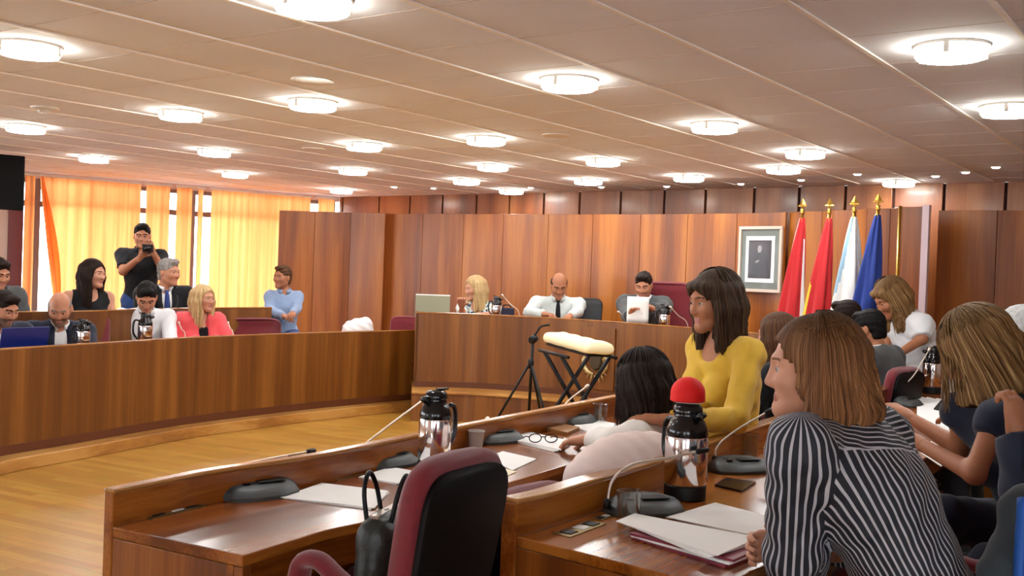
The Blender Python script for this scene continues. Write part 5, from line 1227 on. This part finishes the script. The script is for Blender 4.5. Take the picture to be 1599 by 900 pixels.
person('bald man in pale uniform shirt and black tie at the dais', HP, (.05, -.88, -.45), V(.02, -1), .16, hair='stubble' if False else 'dark', hairstyle='balding', top=shirt('pale'), tie=CL['blacktie'], legmat=CL['dark'], trunk=.46, skin='tan', scale=1.06, shw=.21,
       arms=dict(elR=at(826, 488, 10.6), wrR=at(850, 491, 10.4), elL=at(902, 487, 10.65), wrL=at(890, 494, 10.42)))
HP = at(1005, 445, 10.0)
person('dark-haired man in grey suit holding up a white sheet at the dais', HP, (-.3, -.87, -.38), V(-.2, -.97), .12, hair='dark', top=shirt('white'), jacket=dict(mat=CL['grey'], v=(.08, .36)), legmat=CL['dark'], trunk=.46, skin='warm', scale=1.0,
       arms=dict(elR=at(982, 492, 9.8), wrR=at(984, 494, 9.62), elL=at(1034, 488, 9.8), wrL=at(1018, 482, 9.64)), hands=(.5, .6), handdir=(V(.2, -.6, .6), V(-.7, -.3, .3)))
c_ = at(996, 484, 9.56); o = thing('paper_sheet', 'white sheet of paper held up by the man in grey suit at the dais', 'paper', c_, -.2)
MB().grid([[(x, -.012 * math.cos(x * 14), z + .02 * 0) for x in np.linspace(-.1, .1, 8)] for z in np.linspace(-.12, .12, 6)]).build('sheet', M['paper'], o, True, solid=.002)
# ---- middle and right
HP = at(1001, 596, 4.15)
person('woman in white blouse with straight dark hair seen from behind, seated at the desk', HP, (-.72, .66, -.2), V(-.8, .6), .3, False, hair='dark', hairstyle='long', hlen=.2, top=dict(mat=CL['cream'], collar=False, loose=.012), legmat=CL['dark'], trunk=.48, skin='warm', res=.009, scale=1.0, hscale=1.02, face_open=40,
       arms=dict(elL=at(962, 692, 3.9), wrL=at(926, 686, 4.2), elR=HP + V(-.02, .32, -.42), wrR=HP + V(-.3, .38, -.34)), handdir=(None, V(-.9, .2, -.15)))
HP = at(1114, 470, 4.55)
person('standing woman in yellow top with shoulder-length brown hair, leaning over the seated woman', HP, (-.9, -.36, -.15), V(-.85, -.42), .12, False, pose='stand', hair='chestnut', hairstyle='long', hlen=.215, fringe=True, face_open=66, top=dict(mat=CL['yellow'], scoop=.085, loose=.006, folds=.004, hem=-.1), legmat=CL['dark'], trunk=.56, skin='tan', res=.009, scale=1.02, bust=True, hscale=1.08,
       arms=dict(elL=at(1148, 655, 4.2), wrL=at(1046, 658, 3.98), elR=at(1080, 700, 4.35), wrR=at(1034, 690, 3.98)), hands=(.35, .3), handdir=(V(-.95, .1, .12), V(-1, .05, .08)), headup=(-.05, 0, 1))
E15 = dict(elL=at(1238, 872, 2.5), wrL=at(1300, 862, 2.75), elR=at(1345, 850, 2.95), wrR=at(1243, 852, 2.62))
HP = at(1268, 574, 2.62)
p15, J15 = person('woman in navy striped blouse, light brown bob, leaning on the desk', HP, (-.98, .2, -.06), V(-.78, .62), .5, False, hair='ombre', hairstyle='bob', hlen=.125, face_open=84, top=dict(mat=CL['stripe'], stripe=True, neck=.058, loose=.014, folds=.0035, off=.006, yoke=.1, hem=-.12, sleeve=1.35), legmat=CL['dark'], trunk=.62, skin='fair', res=.007, hres=.003, scale=1.04, hscale=1.06,
       shl=dict(L=at(1248, 696, 2.42), R=at(1376, 682, 2.72)), arms=E15, hands=(.75, .4), handdir=(V(-1, -.1, -.05), None), handup=(V(.1, 1, .1), None), hipw=.225, ret=True)
HP = at(1522, 548, 3.75)
person('blonde woman in sleeveless navy top writing at the desk, right of the striped woman', HP, (-.75, .4, -.5), V(-.8, .6), .3, False, hair='honey', hairstyle='bob', hlen=.165, top=dict(mat=CL['navy'], sleeve=.3, neck=.07, off=.004), legmat=CL['navy'], trunk=.5, skin='tan', res=.009, hscale=1.22, scale=1.0, bust=True,
       shl=dict(L=at(1556, 655, 3.48), R=at(1500, 640, 3.85)), arms=dict(elL=at(1522, 740, 3.42), wrL=at(1434, 692, 3.72), elR=at(1500, 700, 3.85), wrR=at(1416, 650, 4.1)), hands=(.5, .5), knees=dict(L=at(1478, 806, 3.5)), face_open=24)
HP = at(1390, 465, 7.3)
person('standing woman in white blouse with brown-blonde hair bending to the left before the flags', HP, (-.85, -.15, -.55), V(-.97, -.2), .45, False, pose='stand', hair='honey', hairstyle='long', hlen=.24, top=dict(mat=CL['white'], sleeve=.85, loose=.002, off=.018), legmat=CL['dark'], trunk=.58, skin='tan', scale=1.04, res=.011, hscale=1.1, fringe=True,
       arms=dict(elL=at(1440, 530, 7.1), wrL=at(1392, 560, 7.0), elR=at(1385, 535, 7.4), wrR=at(1370, 570, 7.3)))
HP = at(1357, 514, 6.75)
person('dark-haired man in grey suit seen from behind, below the blue flag', HP, (-.7, .68, -.25), V(-.75, .66), .22, hair='black', top=shirt('white'), jacket=dict(mat=CL['grey']), legmat=CL['dark'], trunk=.48, skin='tan', res=.012)
HP = at(1320, 496, 7.55)
person('dark-haired man beyond the man in grey suit, only his head in view', HP, (-.8, .55, -.15), V(-.75, .66), .15, hair='dark', top=shirt('pale'), jacket=dict(mat=CL['navy']), legmat=CL['dark'], trunk=.48, skin='warm')
HP = at(1212, 524, 5.65)
person('brown-haired person half hidden between the yellow top and the striped woman', HP, (-.8, .5, -.1), V(-.75, .66), .15, False, hair='brown', hairstyle='long', hlen=.22, top=dict(mat=CL['black']), legmat=CL['dark'], trunk=.48, skin='warm')
HP = at(1594, 524, 4.9)
person('silver-haired man at the right edge behind the blonde woman', HP, (-.85, .25, -.45), V(-.8, .6), .2, hair='white', top=shirt('white'), jacket=dict(mat=CL['grey']), legmat=CL['dark'], trunk=.48, skin='tan', hscale=1.1)
HP = at(1690, 575, 3.25); w21 = at(1588, 676, 3.02)
p21, J21 = person('person in navy jacket at right edge raising a fist with a wristwatch', HP, (-.9, .3, -.1), V(-.8, .55), .28, hair='black', top=shirt('white'), jacket=dict(mat=CL['navy']), legmat=CL['navy'], trunk=.5, skin='tan', res=.01,
       arms=dict(elL=at(1606, 770, 2.95), wrL=w21, elR=HP + V(.0, .3, -.45), wrR=HP + V(.05, .25, -.62)), hands=(.5, 1.15), handdir=(None, V(-.12, .1, 1)), handup=(None, V(.6, -.8, 0)), ret=True)
def ring(root, c, d, r, name, m_, wid=.012):
    c, d = np.array(c), nrm(d); a = nrm(np.cross(d, V(.3, .2, 1))); b_ = np.cross(d, a)
    mb = MB(); mb.tube([c + r * (a * math.cos(t) + b_ * math.sin(t)) for t in np.linspace(0, 2 * math.pi, 25)], wid * .5, 8, flat=(1, 1)); return W(mb.build(name, m_, root, True))
d_ = nrm(w21 - at(1606, 770, 2.95)); ring(p21, w21 - d_ * .025, d_, .031, 'watch_strap', M['black'], .02); ring(p21, w21 - d_ * .055, d_, .045, 'shirt_cuff', CL['white'], .022)
# dark jacket with blue lining on the chair at the lower right corner
c_ = at(1600, 880, 2.35); o = thing('jacket', 'dark grey denim jacket with bright blue lining at the lower right corner', 'jacket', c_)
p_ = [at(1604, 800, 2.35) - c_, at(1580, 900, 2.3) - c_, at(1640, 980, 2.3) - c_, at(1690, 800, 2.45) - c_]
vs, fs = mesh_sdf([cone(p_[0], p_[1], .045, .06, .05), cone(p_[1], p_[2], .06, .1, .06), cone(p_[0], p_[3], .05, .06, .05), cone(p_[3], p_[2], .06, .1, .08)], .01, lambda D, X, Y, Z: D + .005 * np.sin(X * 50 + Z * 30) * np.sin(Z * 44 - Y * 20)); pymesh('jacket_body', vs, fs, CL['denimdark'], o, rebase=False)
MB().tube(spline([at(1597, 778, 2.27) - c_, at(1594, 830, 2.25) - c_, at(1590, 900, 2.23) - c_, at(1590, 950, 2.22) - c_], 14), .012, 8, flat=(1.5, .8)).build('lining', plain('blue_lining', (20, 84, 170), .6), o, True)
